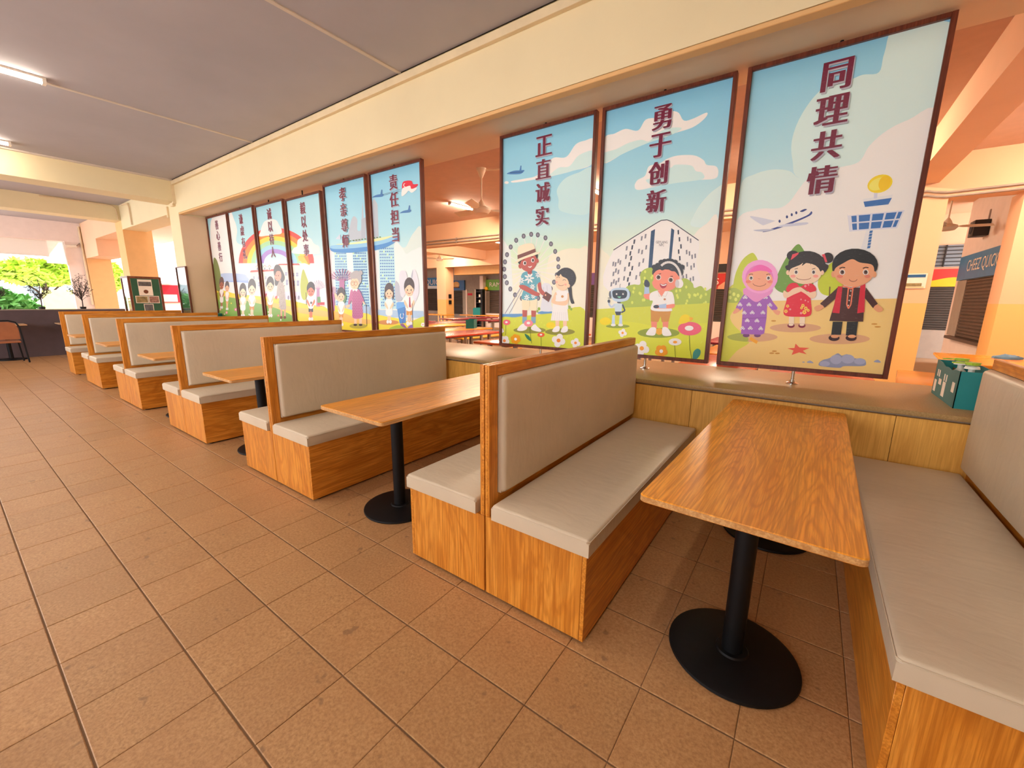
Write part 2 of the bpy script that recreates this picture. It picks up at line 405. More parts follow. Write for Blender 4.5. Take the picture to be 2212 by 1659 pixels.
pipe([(-14.37, .5, 3.57), (-14.37, 1.70, 3.57), (-14.37, 1.76, 3.5), (-14.37, 1.77, 3.26)], .014, 'pipe_cream', 'thin cream conduit running down the end of the ceiling beam')
pipe([(-14.0, 1.80, 3.56), (-13.5, 1.80, 3.53), (-13.45, 1.805, 3.45), (-13.45, 1.805, 3.05)], .016, 'pipe_cream', 'cream conduit bending down the face of the cross beam')
pipe([(-18.97, 1.79, 3.5), (-18.97, 1.79, 1.1)], .03, 'pipe_cream', 'cream vertical pipe on the corner of the farther yellow column')
pipe([(-18.97, 1.38, 3.0), (-18.97, 1.40, 2.3)], .025, 'white_paint', 'white vertical pipe on the pink wing wall')
tag(box('roller_blind', -19.32, -19.28, -3.5, 1.08, 2.56, 3.04, 'roller_blind'), 'pale roller blind half lowered behind the ceiling beam', 'blind')
struct(box('wall_outside', -20.5, -20.3, 1.15, 1.95, 2.42, 3.6, 'white_paint'))
sc = thing('security_camera', 'small white bullet camera on the pink wing wall', 'camera', (-18.9, 1.55, 2.9))
cyl('camera_body', (0, -.13, -.02), (.02, .1, 0), .05, 'fan_white', sc); cyl('bracket', (0, .1, 0), (-.1, .2, .1), .015, 'pipe_grey', sc)

# ---------------------------------------------------------------- canteen behind the screens
struct(box('ceiling', -11, 5.2, 2.57, 8.0, 3.6, 3.72, 'mauve_paint'))
struct(box('ceiling', -22, 5.2, 8.3, 14.0, 3.6, 3.72, 'peach_paint'))
struct(box('ceiling', -22, 5.2, 14.4, 18, 3.2, 3.3, 'mauve_paint'))
struct(box('ceiling_beam', -22, 5.2, 8.0, 8.3, 2.968, 3.72, 'peach_paint'))
struct(box('ceiling_beam', -22, -9, 14.0, 14.4, 2.963, 3.72, 'peach_paint'))
struct(box('ceiling_beam', 1.01, 1.34, 2.57, 8.0, 3.2, 3.6, 'peach_paint'))
struct(box('ceiling_beam', -12.9, -12.5, 8.3, 14.0, 3.2, 3.6, 'peach_paint'))
struct(box('column', .9, 1.48, 8.0, 8.5, 0, 2.968, 'dado_paint'))
struct(box('column', 2.25, 3.2, 8.0, 8.5, 0, 2.968, 'dado_paint'))
struct(box('column', -15.74, -15.12, 14.0, 14.57, 0, 2.963, 'dado_paint'))
struct(box('wall_west', -11.15, -10.95, 2.6, 8.0, 0, 3.6, 'peach_paint'))
struct(box('wall_west', -22.2, -22, 8, 18, 0, 3.6, 'peach_paint'))
struct(box('wall_east', 5.0, 5.2, 1.83, 8.5, 0, 3.6, 'dado_paint'))
struct(box('wall_stalls', 2.6, 2.8, 8.5, 12.5, 0, 3.6, 'pink_paint'))
struct(box('wall_stalls', -9, 5.2, 14.0, 14.2, 0, 3.6, 'peach_paint'))
struct(box('wall_stalls', -22, -9, 16.05, 16.25, 0, 3.3, 'grey_wall'))
struct(box('wall_stalls', -9.2, -9, 14.2, 16.05, 0, 3.3, 'grey_wall'))

def conduits(y, z, xa, xb, label):
    t = thing('conduit_pair', label, 'pipe', (0, y, z))
    for dz in (0, -.085):
        tube('conduit', [(xa, 0, dz), (xb, 0, dz)], .018, 'pipe_grey', t)
        k = xa+.6
        while k < xb:
            box('clip', k-.02, k+.02, -.022, .024, dz-.028, dz+.028, 'pipe_grey', t); k += 1.6
    return t
conduits(7.975, 3.12, -10.9, .95, 'pair of grey conduits along the wide canteen beam behind the panels')
t = thing('conduit_pair', 'pair of grey conduits with a wavy bend over the stall opening', 'pipe', (0, 7.975, 3.06))
for dz in (0, -.065):
    tube('conduit', [(1.0, 0, .02+dz), (1.22, 0, .03+dz), (1.32, 0, 0+dz), (1.45, 0, -.02+dz), (1.6, 0, -.015+dz), (3.4, 0, .02+dz)], .016, 'pipe_grey', t)

def tube_light(loc, length, mat, label, cat='light', group=None):
    """batten fitting along Y, hung under the ceiling: origin at its near lower end"""
    t = thing('tube_light', label, cat, loc, 0, group)
    box('housing', -.045, .045, 0, length, .03, .05, 'fan_white', t)
    bm = bmesh.new()
    n = 10
    A = [[bm.verts.new((.038*math.cos(math.pi+math.pi*k/n), y, .03+.035*math.sin(math.pi+math.pi*k/n))) for k in range(n+1)] for y in (.03, length-.03)]
    for k in range(n): bm.faces.new((A[0][k], A[0][k+1], A[1][k+1], A[1][k]))
    bm.faces.new(A[0][::-1]); bm.faces.new(A[1]); bm.faces.new((A[0][0], A[1][0], A[1][n], A[0][n]))
    bm_obj('lit_tube', bm, mat, t, True)
    for y in (0, length-.03): box('end_cap', -.042, .042, y, y+.03, -.006, .034, 'fan_white', t)
    return t
HL = 'lit fluorescent tube along a ceiling batten, {}'
for x, nm in ((-6.85, 'over the middle booths'), (-9.97, 'next to the cream ceiling beam'), (-3.66, 'over the second booth'), (-.37, 'over the first booth')):
    tube_light((x, -1.46, 3.547), 1.22, 'tube_room', HL.format(nm), 'light', 'hall ceiling tubes')
for x in (-9.9, -5.3, -.4): tube_light((x, -4.4, 3.547), 1.22, 'tube_room', 'lit fluorescent tube on the ceiling far out in the hall', 'light', 'outer hall ceiling tubes')
tube_light((-7.17, 6.12, 3.55), 1.2, 'tube_canteen', 'lit tube on the mauve canteen ceiling beside the white fan', 'light', 'canteen ceiling tubes')
tube_light((-14.2, 12.5, 3.55), 1.2, 'tube_canteen', 'lit tube in the far canteen bay above the stalls', 'light', 'canteen ceiling tubes')
for x, y in ((-3.9, 6.1), (-.6, 6.1), (3.0, 6.1), (-10.2, 10.8), (-6, 10.8), (-2, 10.8)):
    tube_light((x, y, 3.55), 1.2, 'tube_canteen', 'lit fluorescent tube on the ' + ('mauve canteen ceiling hidden behind the painted panels' if y < 8 else 'pale far-bay canteen ceiling beyond the wide beam'), 'light', 'canteen ceiling tubes')

def fan(loc, rod, rot, label):
    t = thing('ceiling_fan', label, 'fan', loc, rot)
    lathe('canopy', [(0, 0), (.085, 0), (.08, -.03), (.03, -.14), (.014, -.16)], 'fan_white', t, 20)
    cyl('rod', (0, 0, -.14), (0, 0, -rod), .013, 'fan_white', t, n=10)
    lathe('motor', [(.014, -rod+.12), (.05, -rod+.06), (.075, -rod), (.15, -rod-.03), (.16, -rod-.07), (.12, -rod-.12), (0, -rod-.135)], 'fan_white', t, 24)
    for k in range(3):
        a = 2*math.pi*k/3; ca, sa = math.cos(a), math.sin(a)
        P = []
        for r, wd, tw in ((.13, .05, .0), (.22, .06, .02), (.3, .12, .03), (.68, .13, .03)):
            for s in (-1, 1): P.append((r*ca-s*wd/2*sa, r*sa+s*wd/2*ca, -rod-.05+s*tw))
        V = P+[(x, y, z-.006) for x, y, z in P]; F = []
        for i in range(3):
            a0, b0, c0, d0 = 2*i, 2*i+1, 2*i+3, 2*i+2
            F += [(a0, b0, c0, d0), (a0+8, d0+8, c0+8, b0+8), (a0, d0, d0+8, a0+8), (b0, b0+8, c0+8, c0)]
        F += [(0, 8, 9, 1), (6, 7, 15, 14)]
        mesh('blade', V, F, 'fan_white', t)
    return t
fan((-4.95, 4.62, 3.6), .62, .9, 'white ceiling fan hanging behind the gap between the panels')
fan((-13.4, 11.9, 3.6), .45, .35, 'small white ceiling fan in the far canteen bay')
fan((1.95, 10.6, 3.6), .68, .15, 'white ceiling fan seen through the opening beside the blue stall sign')
pipe([(-4.95, 4.62, 3.57), (-3.2, 5.4, 3.57)], .012, 'fan_white', 'thin white cable pipe running from the fan across the canteen ceiling')

def shutter(t, x0, x1, z0, z1, y, mat, ribs, axis='x', n='shutter'):
    V, F = [], []
    for i in range(ribs+1):
        z = z0+(z1-z0)*i/ribs
        for d, dz in ((0, 0), (.018, .35), (.018, .7), (0, .95)):
            zz = min(z+dz*(z1-z0)/ribs, z1)
            for xx in (x0, x1): V.append((xx, y-d, zz) if axis == 'x' else (y-d, xx, zz))
    for i in range(len(V)//2-1): F.append((2*i, 2*i+1, 2*i+3, 2*i+2))
    return mesh(n, V, F, mat, t)
# stalls facing down the canteen, far bay
def p16(u, v): return on_y(u, v, 16.0)
s = thing('food_stall', 'shuttered food stall with a blue and white sign reading QUICK', 'stall', (0, 16.0, 0))
a, b = p16(905, 600), p16(1003, 606)
box('signboard', a.x, -16.75, -.06, .04, 2.0, 2.62, 'sign_blue', s); box('sign_lower_band', a.x, -16.75, -.065, -.06, 2.0, 2.16, 'sign_white', s)
lettering('sign_text', 'QUICK', (-17.95, -.07, 2.34), (1, 0, 0), (0, 0, 1), .36, 'label_white', s, fit=1.5)
shutter(s, a.x, -16.75, .75, 2.0, .03, 'shutter', 16)
box('counter', a.x, -16.75, -.3, .04, 0, .75, 'grey_wall', s)
s = thing('food_stall', 'shuttered food stall with a burger picture on its dark blue sign', 'stall', (0, 16.0, 0))
a, b = p16(975, 606), p16(1004, 606)
box('signboard', -16.7, b.x, -.06, .04, 1.9, 2.43, 'sign_blue_dark', s)
bc = p16(987, 614)
bm = bmesh.new(); bmesh.ops.create_uvsphere(bm, u_segments=14, v_segments=8, radius=1)
for v in bm.verts: v.co = Vector((v.co.x*.26+bc.x, v.co.y*.02-.065, v.co.z*.17+2.2))
bm_obj('burger_print', bm, 'bun', s, True)
box('burger_filling', bc.x-.2, bc.x+.24, -.09, -.06, 2.02, 2.08, 'patty', s)
shutter(s, -16.7, p16(998, 640).x, .6, 1.88, .03, 'shutter', 16)
d = thing('back_door', 'beige service door with a red sign between the stalls', 'door', (0, 16.0, 0))
a, b = p16(1010, 640), p16(1026, 640)
box('door_leaf', a.x, b.x, -.02, .04, 0, 1.86, 'door_paint', d); box('door_sign', p16(1011, 640).x, p16(1021, 640).x, -.03, -.02, 1.62, 1.74, 'banner_red', d)
for x in (a.x-.1, b.x+.02): box('door_frame', x, x+.08, -.04, .04, 0, 1.93, 'pink_paint', d)
cyl('door_handle', (a.x+.1, -.05, .95), (a.x+.2, -.05, .95), .015, 'pipe_grey', d, n=8)
r = thing('display_rack', 'tall dark rack with shelves beside the green stall', 'rack', (0, 15.55, 0))
a, b = on_y(1033, 640, 15.55), on_y(1047, 640, 15.55)
box('rack_back', a.x, b.x, 0, .03, 0, 1.93, 'black_plastic', r)
for k in range(7): box('rack_shelf', a.x, b.x, -.2, 0, .1+k*.28, .13+k*.28, 'dark_fabric', r)
for x in (a.x, b.x-.03): box('rack_side', x, x+.03, -.2, 0, 0, 1.93, 'black_plastic', r)
for k in (1.5, 1.22): box('rack_card', a.x+.2, a.x+.3, -.19, -.18, k, k+.16, 'label_white', r)
s = thing('food_stall', 'shuttered food stall with a green sign lettered RAMBO', 'stall', (0, 15.9, 0))
a = on_y(1051, 605, 15.9)
box('signboard', a.x, -11, -.06, .04, 1.88, 2.42, 'sign_green', s)
lettering('sign_text', 'RAMBO', (a.x+.85, -.07, 2.17), (1, 0, 0), (0, 0, 1), .22, 'label_white', s, fit=1.2)
shutter(s, on_y(1058, 640, 15.9).x, -11, .7, 1.85, .03, 'shutter_brown', 14)
box('side_panel', a.x, on_y(1058, 640, 15.9).x-.02, -.04, .04, .7, 1.85, 'grey_wall', s)
box('counter', a.x, -11, -.3, .04, 0, .7, 'pink_paint', s)
lathe('sign_lamp', [(0, -.12), (.09, -.08), (.1, 0), (.07, .06), (0, .1)], 'sign_yellow', s, 14, loc=(a.x+.08, -.12, 1.98))
struct(box('wall_post', a.x-.22, a.x, 15.6, 15.9, 0, 2.6, 'pink_paint'))
struct(box('ceiling_beam', -15.1, -11, 14.6, 14.9, 2.62, 3.2, 'column_paint'))
n_ = thing('wall_notice', 'two small black notices on the side of the canteen column', 'notice', (-15.11, 14.28, 1.55))
for z in (0, -.3): box('notice_plate', 0, .012, -.1, .1, z-.1, z+.1, 'black_plastic', n_)
# stalls on the y = 14 wall
s = thing('food_stall', 'shuttered stall with a red and peach sign glimpsed between two panels', 'stall', (0, 13.97, 0))
box('signboard', -4.0, -1.6, -.06, 0, 1.8, 2.3, 'sign_red', s)
bm = bmesh.new(); P = [(-2.62, 1.8), (-1.6, 1.8), (-1.6, 2.22), (-2.2, 2.12), (-2.45, 2.02), (-2.6, 1.9)]
f = bm.faces.new([bm.verts.new((x, -.066, z)) for x, z in P]); bm_obj('sign_wave', bm, 'sign_peach', s)
lettering('sign_text', 'S', (-2.655, -.068, 2.05), (1, 0, 0), (0, 0, 1), .2, 'label_white', s)
shutter(s, -4.0, -1.6, .74, 1.8, -.02, 'shutter', 18); box('counter', -4, -1.6, -.35, 0, 0, .74, 'pink_paint', s)
box('dark_window', -4, -1.6, -.03, 0, 2.35, 2.6, 'black_plastic', s)
s = thing('food_stall', 'shuttered stall with a purple sign glimpsed between two panels', 'stall', (0, 13.97, 0))
box('signboard', -8.2, -5.8, -.06, 0, 2.0, 2.45, 'sign_purple', s); shutter(s, -8.2, -5.8, .74, 1.98, -.02, 'shutter', 18); box('counter', -8.2, -5.8, -.35, 0, 0, .74, 'pink_paint', s)
s = thing('food_stall', 'shuttered stall with a red and yellow wavy sign at the end of the passage', 'stall', (0, 13.97, 0))
box('signboard', 1.6, 3.2, -.06, 0, 1.82, 2.26, 'sign_red', s)
bm = bmesh.new(); P = [(1.6, 1.82), (3.2, 1.82), (3.2, 2.02)]+[(3.1-k*.1, 2.0+.05*math.sin(k*.55)) for k in range(15)]+[(1.6, 2.08)]
bm.faces.new([bm.verts.new((x, -.066, z)) for x, z in P]); bm_obj('sign_wave', bm, 'sign_yellow', s)
shutter(s, 1.6, 3.2, .72, 1.82, -.02, 'shutter', 18); box('counter', 1.6, 3.2, -.4, 0, 0, .72, 'grey_wall', s)
wd = struct(box('window_1', 1.6, 3.0, 13.95, 13.99, 2.32, 2.85, 'building_window'))
for k in range(6): box('window_louvre', 1.6, 3.0, 13.92, 13.95, 2.34+k*.09, 2.36+k*.09, 'black_plastic', wd)
for x in (1.62, 2.1, 2.56, 2.96): box('window_bar', x, x+.025, 13.91, 13.95, 2.32, 2.85, 'black_plastic', wd)
s = thing('food_stall', 'shuttered stall with a long blue sign in white letters beside the passage', 'stall', (2.6, 0, 0))
box('signboard', -.05, 0, 8.7, 12.25, 1.895, 2.4, 'sign_blue', s)
lettering('sign_text', 'CHEEZ QUICK', (-.055, 10.67, 2.15), (0, -1, 0), (0, 0, 1), .27, 'label_white', s, fit=1.85)
shutter(s, 8.7, 11.5, .70, 1.88, -.01, 'shutter_brown', 18, axis='y')
box('counter_shelf', -.12, 0, 8.7, 11.9, .64, .70, 'shutter_brown', s); box('side_panel', -.03, 0, 11.52, 12.2, .7, 1.88, 'grey_wall', s)
sp = thing('wall_speaker', 'black speaker box hung on the wall above the blue stall sign', 'speaker', (2.5, 11.05, 2.7))
box('cabinet', -.12, .1, -.17, .17, 0, .3, 'black_plastic', sp, .01); box('bracket', .08, .1, -.02, .02, .3, .5, 'pipe_grey', sp)
lathe('cone', [(.1, 0), (.09, .012), (.02, .004), (0, .01)], 'dark_fabric', sp, 18, loc=(-.12, 0, .15)).rotation_euler = (0, -math.pi/2, 0)
wn = thing('wall_notice', 'small white and blue notice on the peach canteen column', 'notice', (1.27, 7.99, 1.62))
box('sheet', -.15, .15, -.004, .008, 0, .23, 'label_white', wn); box('blue_heading', -.13, .13, -.006, -.004, .17, .215, 'sign_blue_dark', wn); box('picture_strip', -.13, .1, -.006, -.004, .03, .08, 'photo_a', wn); box('yellow_rule', -.13, .13, -.006, -.004, .012, .02, 'sign_yellow', wn)

# ---------------------------------------------------------------- upholstery helper
def pillow(name, a0, a1, b0, b1, h0, t, r, bulge, mat, parent, frame, na=22, nb=40):
    """padded slab: rounded rim, slightly crowned face. frame(a, b, h) -> local point; h is the padded direction"""
    def axis_(lo, hi, n):
        L = hi-lo; pts = [lo+L*0]
        pts = [lo+r*(1-math.cos(math.pi/2*k/5)) for k in range(6)]
        m = [lo+r+(L-2*r)*k/(n-1) for k in range(1, n-1)]
        return pts+m+[hi-r*(1-math.cos(math.pi/2*k/5)) for k in range(5, -1, -1)]
    A, B = axis_(a0, a1, na//2), axis_(b0, b1, nb//2)
    def prof(d): return t if d >= r else t-r+math.sqrt(max(0, r*r-(r-d)**2))
    bm = bmesh.new(); G = []
    for a in A:
        row = []
        for b in B:
            d = min(a-a0, a1-a); e = min(b-b0, b1-b)
            u = 2*(a-a0)/(a1-a0)-1; v = 2*(b-b0)/(b1-b0)-1
            h = min(prof(d), prof(e))
            if d < r and e < r: h = t-r+math.sqrt(max(0, r*r-min(r*r, (r-d)**2+(r-e)**2)))
            h += bulge*(1-u**4)*(1-v**6)
            row.append(bm.verts.new(frame(a, b, h0+h)))
        G.append(row)
    for i in range(len(A)-1):
        for j in range(len(B)-1): bm.faces.new((G[i][j], G[i+1][j], G[i+1][j+1], G[i][j+1]))
    rim = [G[i][0] for i in range(len(A))]+[G[-1][j] for j in range(1, len(B))]+[G[i][-1] for i in range(len(A)-2, -1, -1)]+[G[0][j] for j in range(len(B)-2, 0, -1)]
    lo = []
    for vtx in rim:
        # same footprint, dropped to the back of the pad
        lo.append(bm.verts.new(vtx.co))
    inv = frame(0, 0, 1)-frame(0, 0, 0)
    for k, vtx in enumerate(lo):
        h = (vtx.co-frame(0, 0, 0)).dot(inv); vtx.co -= inv*(h-h0)
    n = len(rim)
    for k in range(n): bm.faces.new((rim[k], rim[(k+1) % n], lo[(k+1) % n], lo[k]))
    bm.faces.new(lo)
    return bm_obj(name, bm, mat, parent, True)

BD = 1.782           # bench depth
def make_bench(s, label):
    """one-sided booth bench; s = +1 seat on +x side of the back seam, -1 on the -x side. Origin: seam, front, floor"""
    t = thing('booth_bench', label, 'bench', (0, 0, 0), 0, 'grey upholstered booth benches')
    X = lambda a, b: (s*a, s*b) if s > 0 else (s*b, s*a)
    box('end_panel', *X(.0035, .487), 0, .018, .014, .402, 'oak_z', t, .0012, 1)
    box('side_panel', *X(.488, .506), 0, BD, .014, .402, 'oak_y', t, .0012, 1)
    box('seat_deck', *X(.003, .487), .019, BD, .384, .402, 'oak_y', t)
    for y in (.05, .9, 1.74):
        for x in (.04, .47): cyl('foot', (s*x, y, 0), (s*x, y, .014), .018, 'black_plastic', t, n=10)
    box('back_panel', *X(.0025, .018), 0, BD, .403, 1.096, 'oak_y', t, .0012, 1)
    box('back_stile', *X(.018, .026), .001, .06, .404, 1.095, 'oak_z', t, .001, 1)
    box('back_rail', *X(.018, .026), .06, BD-.001, 1.045, 1.095, 'oak_y', t, .001, 1)
    box('back_rail', *X(.018, .026), .06, BD-.001, .404, .50, 'oak_y', t, .001, 1)
    c = pillow('seat_cushion', .046, .518, -.012, BD-.01, .403, .072, .016, .007, 'grey_leatherette', t, lambda a, b, h: Vector((s*a, b, h)))
    bm = bmesh.new(); e = .0
    zs = .4665
    loop = [(s*.052, -.0125, zs), (s*.30, -.0128, zs+.001), (s*.508, -.0125, zs), (s*.5185, -.002, zs), (s*.5187, .6, zs+.001), (s*.5187, 1.2, zs+.001), (s*.5185, BD-.02, zs)]
    bm_tube(bm, loop, .0016, 6); bm_obj('cushion_seam', bm, 'grey_leatherette', c, True)
    p = pillow('back_pad', .064, BD-.022, .503, 1.042, .019, .043, .02, .010, 'grey_leatherette', t, lambda a, b, h: Vector((s*h, a, b)), 40, 22)
    return t
ORD = ['first', 'second', 'third', 'fourth', 'fifth', 'sixth', 'seventh', 'eighth', 'ninth', 'tenth', 'eleventh', 'twelfth']
BL = 'grey padded wooden booth bench, {} in the row counted from the dark low wall'
units = [(-10.886, 1)]
for sx in (-8.981, -6.998, -4.984, -3.111, -1.093): units += [(sx, -1), (sx, 1)]
units += [(.806, -1)]
proto = {}
for k, (sx, s) in enumerate(units):
    lab = BL.format(ORD[k])
    if s not in proto: proto[s] = make_bench(s, lab); proto[s].location = (sx, 0, 0)
    else: dup(proto[s], (sx, 0, 0), 0, lab, 'grey upholstered booth benches')

def make_table(label):
    t = thing('pedestal_table', label, 'table', (0, 0, 0), 0, 'oak booth tables')
    bm = bmesh.new(); hw, y0, y1, r, n = .302, -.02, 1.778, .022, 5
    P = []
    for cx, cy, a0 in ((hw-r, y0+r, -90), (hw-r, y1-r, 0), (-hw+r, y1-r, 90), (-hw+r, y0+r, 180)):
        for k in range(n+1):
            a = math.radians(a0+90*k/n); P.append((cx+r*math.cos(a), cy+r*math.sin(a)))
    def inset(d): return [(x*(hw-d)/hw, (y-(y0+y1)/2)*((y1-y0)/2-d)/((y1-y0)/2)+(y0+y1)/2) for x, y in P]
    R = []
    for d, z in ((.003, .695), (0, .698), (0, .717), (.003, .72)): R.append([bm.verts.new((x, y, z)) for x, y in inset(d)])
    for A, B in zip(R, R[1:]):
        for k in range(len(A)): bm.faces.new((A[k], A[(k+1) % len(A)], B[(k+1) % len(A)], B[k]))
    bm.faces.new(R[0][::-1]); bm.faces.new(R[-1])
    top = bm_obj('tabletop', bm, 'oak_top', t)
    top.data.materials.append(MATS['oak_edge'])
    for p in top.data.polygons:
        if abs(p.normal.z) < .5: p.material_index = 1
    for y in (.315, 1.42):
        b = lathe('pedestal_base', [(0, 0), (.228, 0), (.232, .006), (.23, .014), (.215, .019), (.06, .024), (.055, .03), (0, .03)], 'black_metal', t, 48, loc=(0, y, 0))
        cyl('pedestal_column', (0, y, .026), (0, y, .69), .038, 'black_metal', t)
        box('mounting_plate', -.19, .19, y-.19, y+.19, .688, .695, 'black_metal', t)
    return t
TL = 'oak-topped table on two black pedestals, {} in the row counted from the dark low wall'
tabs = [-10.02, -7.97, -5.93, -3.985, -2.088, -.1]
tp = make_table(TL.format(ORD[5])); tp.location = (tabs[5], 0, 0); tp.rotation_euler = (0, 0, -.022)
for k in range(5): dup(tp, (tabs[k], 0, 0), 0, TL.format(ORD[k]))

# ---------------------------------------------------------------- canteen tables: bright tops on grey frames
def ctable(loc, L, W, rz, mat, label, H=.75, name='canteen_table', cat='table', group='coloured canteen tables'):
    t = thing(name, label, cat, loc, rz, group)
    box('tabletop' if cat == 'table' else 'seat', -W/2, W/2, -L/2, L/2, H-.035, H, mat, t, .012, 3)
    for y in (-L/2+.25, L/2-.25):
        for x in (-W*.32, W*.32): box('leg', x-.025, x+.025, y-.025, y+.025, 0, H-.036, 'table_frame', t)
        box('foot_rail', -W*.32+.026, W*.32-.026, y-.02, y+.02, .1, .14, 'table_frame', t)
    box('under_rail', -.02, .02, -L/2+.28, L/2-.28, H-.1, H-.037, 'table_frame', t)
    return t
CT = [('tbl_vermilion', (-3.78, 4.75, 0), 2.6, 'vermilion'), ('tbl_red', (-5.45, 4.2, 0), 2.4, 'red'), ('tbl_orange', (-6.28, 4.95, 0), 2.4, 'orange')]
for m, l, L, nm in CT:
    ctable(l, L, .75, 0, m, 'long %s topped canteen table behind the gap between the panels' % nm)
ctable((-7.6, 5.9, 0), 2.2, .75, 0, 'tbl_yellow', 'long yellow topped canteen table behind the gap between the panels')
for (x, y), m, nm in (((-8.45, 7.0), 'tbl_maroon', 'maroon'), ((-9.4, 6.2), 'tbl_maroon', 'maroon'), ((-9.9, 9.9), 'tbl_maroon', 'maroon'), ((-8.4, 10.0), 'tbl_maroon', 'maroon')):
    ctable((x, y, 0), 2.4, .7, 0, m, 'long maroon topped canteen table ' + ('before the wide beam' if y < 8 else 'beyond the wide beam'))
for x, y in ((-13.9, 11.6), (-11.1, 12.4), (-8.2, 12.6)): ctable((x, y, 0), .7, 2.6, 0, 'tbl_orange', 'far orange canteen table in front of the shuttered stalls')
ctable((1.02, 3.50, 0), .95, .7, -.13, 'tbl_orange', 'orange canteen table just behind the counter near the teal carton')
ctable((1.75, 5.62, 0), 1.3, .9, -.1, 'tbl_orange', 'orange canteen table with a blue cloth near the peach column')
ctable((.12, 3.7, 0), 1.4, .75, 0, 'tbl_red', 'red canteen table behind the three children panel')
for x, y, m in ((-.75, 4.8, 'tbl_orange'), (-1.0, 6.4, 'tbl_maroon'), (-2.3, 4.6, 'tbl_orange'), (-2.3, 6.6, 'tbl_red'), (-.72, 3.5, 'tbl_vermilion')):
    ctable((x, y, 0), 1.2, .7, 0, m, m[4:]+' topped canteen table mostly hidden behind the robot panel')
for x, y, m, nm in ((-4.72, 4.3, 'tbl_orange', 'orange'), (-6.86, 4.3, 'tbl_orange', 'orange'), (-6.95, 7.2, 'tbl_yellow', 'yellow'), (-3.15, 4.6, 'tbl_orange', 'orange')):
    ctable((x, y, 0), 2.2, .3, 0, m, 'low %s canteen bench between the coloured tables' % nm, .45, 'canteen_bench', 'bench', 'canteen benches')
bm = bmesh.new(); bmesh.ops.create_uvsphere(bm, u_segments=16, v_segments=8, radius=1)
for v in bm.verts:
    k = 1+.25*math.sin(v.co.x*9)*math.cos(v.co.y*7); v.co = Vector((v.co.x*.11*k+1.93, v.co.y*.1*k+5.95, max(0, v.co.z)*.05*k+.751))
tag(bm_obj('folded_cloth', bm, 'blue_cloth', None, True), 'crumpled blue cloth lying on the orange canteen table', 'cloth')

# ---------------------------------------------------------------- teal cartons
def carton(loc, w, l, h, rz, label, group=None, bottles=True, tall=False):
    """open-topped teal carton; local x = width, y = length"""
    t = thing('teal_carton', label, 'carton', loc, rz, group)
    th = .004
    # walls: two long faces with a torn wavy rim, two short faces
    def wall(name, P, nrm, mat):
        bm = bmesh.new(); A = [bm.verts.new(p) for p in P]; B = [bm.verts.new(Vector(p)+Vector(nrm)*th) for p in P]
        bm.faces.new(A[::-1]); bm.faces.new(B); n = len(P)
        for k in range(n): bm.faces.new((A[k], A[(k+1) % n], B[(k+1) % n], B[k]))
        return bm_obj(name, bm, mat, t)
    rim = [(0, 1), (.12, .99), (.25, .97), (.38, .90), (.5, .92), (.65, .88), (.8, .93), (1, .95)]
    wall('carton_side', [(-w/2, -l/2, 0), (-w/2, l/2, 0)]+[(-w/2, l/2-l*a, h*b) for a, b in rim], (1, 0, 0), 'teal_card')
    wall('carton_side', [(w/2, l/2, 0), (w/2, -l/2, 0), (w/2, -l/2, h*.96), (w/2, l/2, h)], (-1, 0, 0), 'teal_card')
    wall('carton_end', [(w/2, -l/2, 0), (-w/2, -l/2, 0), (-w/2, -l/2, h*.95), (w/2, -l/2, h*.95)], (0, 1, 0), 'teal_bright')
    wall('carton_end', [(-w/2, l/2, 0), (w/2, l/2, 0), (w/2, l/2, h), (-w/2, l/2, h)], (0, -1, 0), 'teal_bright')
    box('carton_base', -w/2+th, w/2-th, -l/2+th, l/2-th, 0, .004, 'card_brown', t)
    box('divider', -.002, .002, -l/2+th, l/2-th, .004, h*.8, 'card_brown', t)
    x = -w/2-.0012
    for y, z, a, b in ((.4, .16, .10, .34), (.0, .16, .12, .4), (.2, .42, .12, .16), (-.36, .42, .1, .26)):
        box('white_label', x, x+.0011, l*y-a*l/2, l*y+a*l/2, h*z-.06*h, h*(z+b)-.06*h, 'label_white', t)
    for y, z in ((.36, .66), (.28, .66), (.04, .62), (-.05, .62)):
        box('printed_mark', x, x+.0011, l*y-.02*l, l*y+.02*l, h*z-.1*h, h*z+.09*h, 'label_white', t)
    if bottles:
        for bx, by in ((-.0, l*.22), (.0, -l*.2)):
            b = lathe('bottle', [(0, .006), (.03, .006), (.032, .02), (.032, h*.75), (.014, h*.86), (.014, h*.95), (.034, h*.96), (.03, h*1.02), (.012, h*1.06), (0, h*1.06)], 'cap_white', t, 16, loc=(bx, by, 0))
            bm = bmesh.new(); bm_cyl(bm, (bx, by, h*1.06), (bx, by, h*1.13), .03, .034, 14); bm_box(bm, bx-.085, bx, by-.011, by+.011, h*1.085, h*1.115)
            bm_obj('pump_cap', bm, 'lime_cap', t)
    return t
carton((.80, 2.275, .782), .155, .53, .225, 0, 'open teal carton holding two white bottles with lime pump caps, on the counter')
carton((-10.13, 2.1, .782), .2, .26, .26, .5, 'teal carton standing at the pier end of the stone counter', bottles=False)
box_ = carton((-6.2, 5.75, .75), .18, .34, .2, .5, 'teal carton on the orange canteen table behind the gap', bottles=False)
carton((-11.7, 12.4, .75), .3, .5, .3, .6, 'teal carton on the far orange canteen table', bottles=False)
carton((-.62, 3.4, .75), .2, .3, .24, 0, 'teal carton on the vermilion table between the two wide panels', bottles=False)

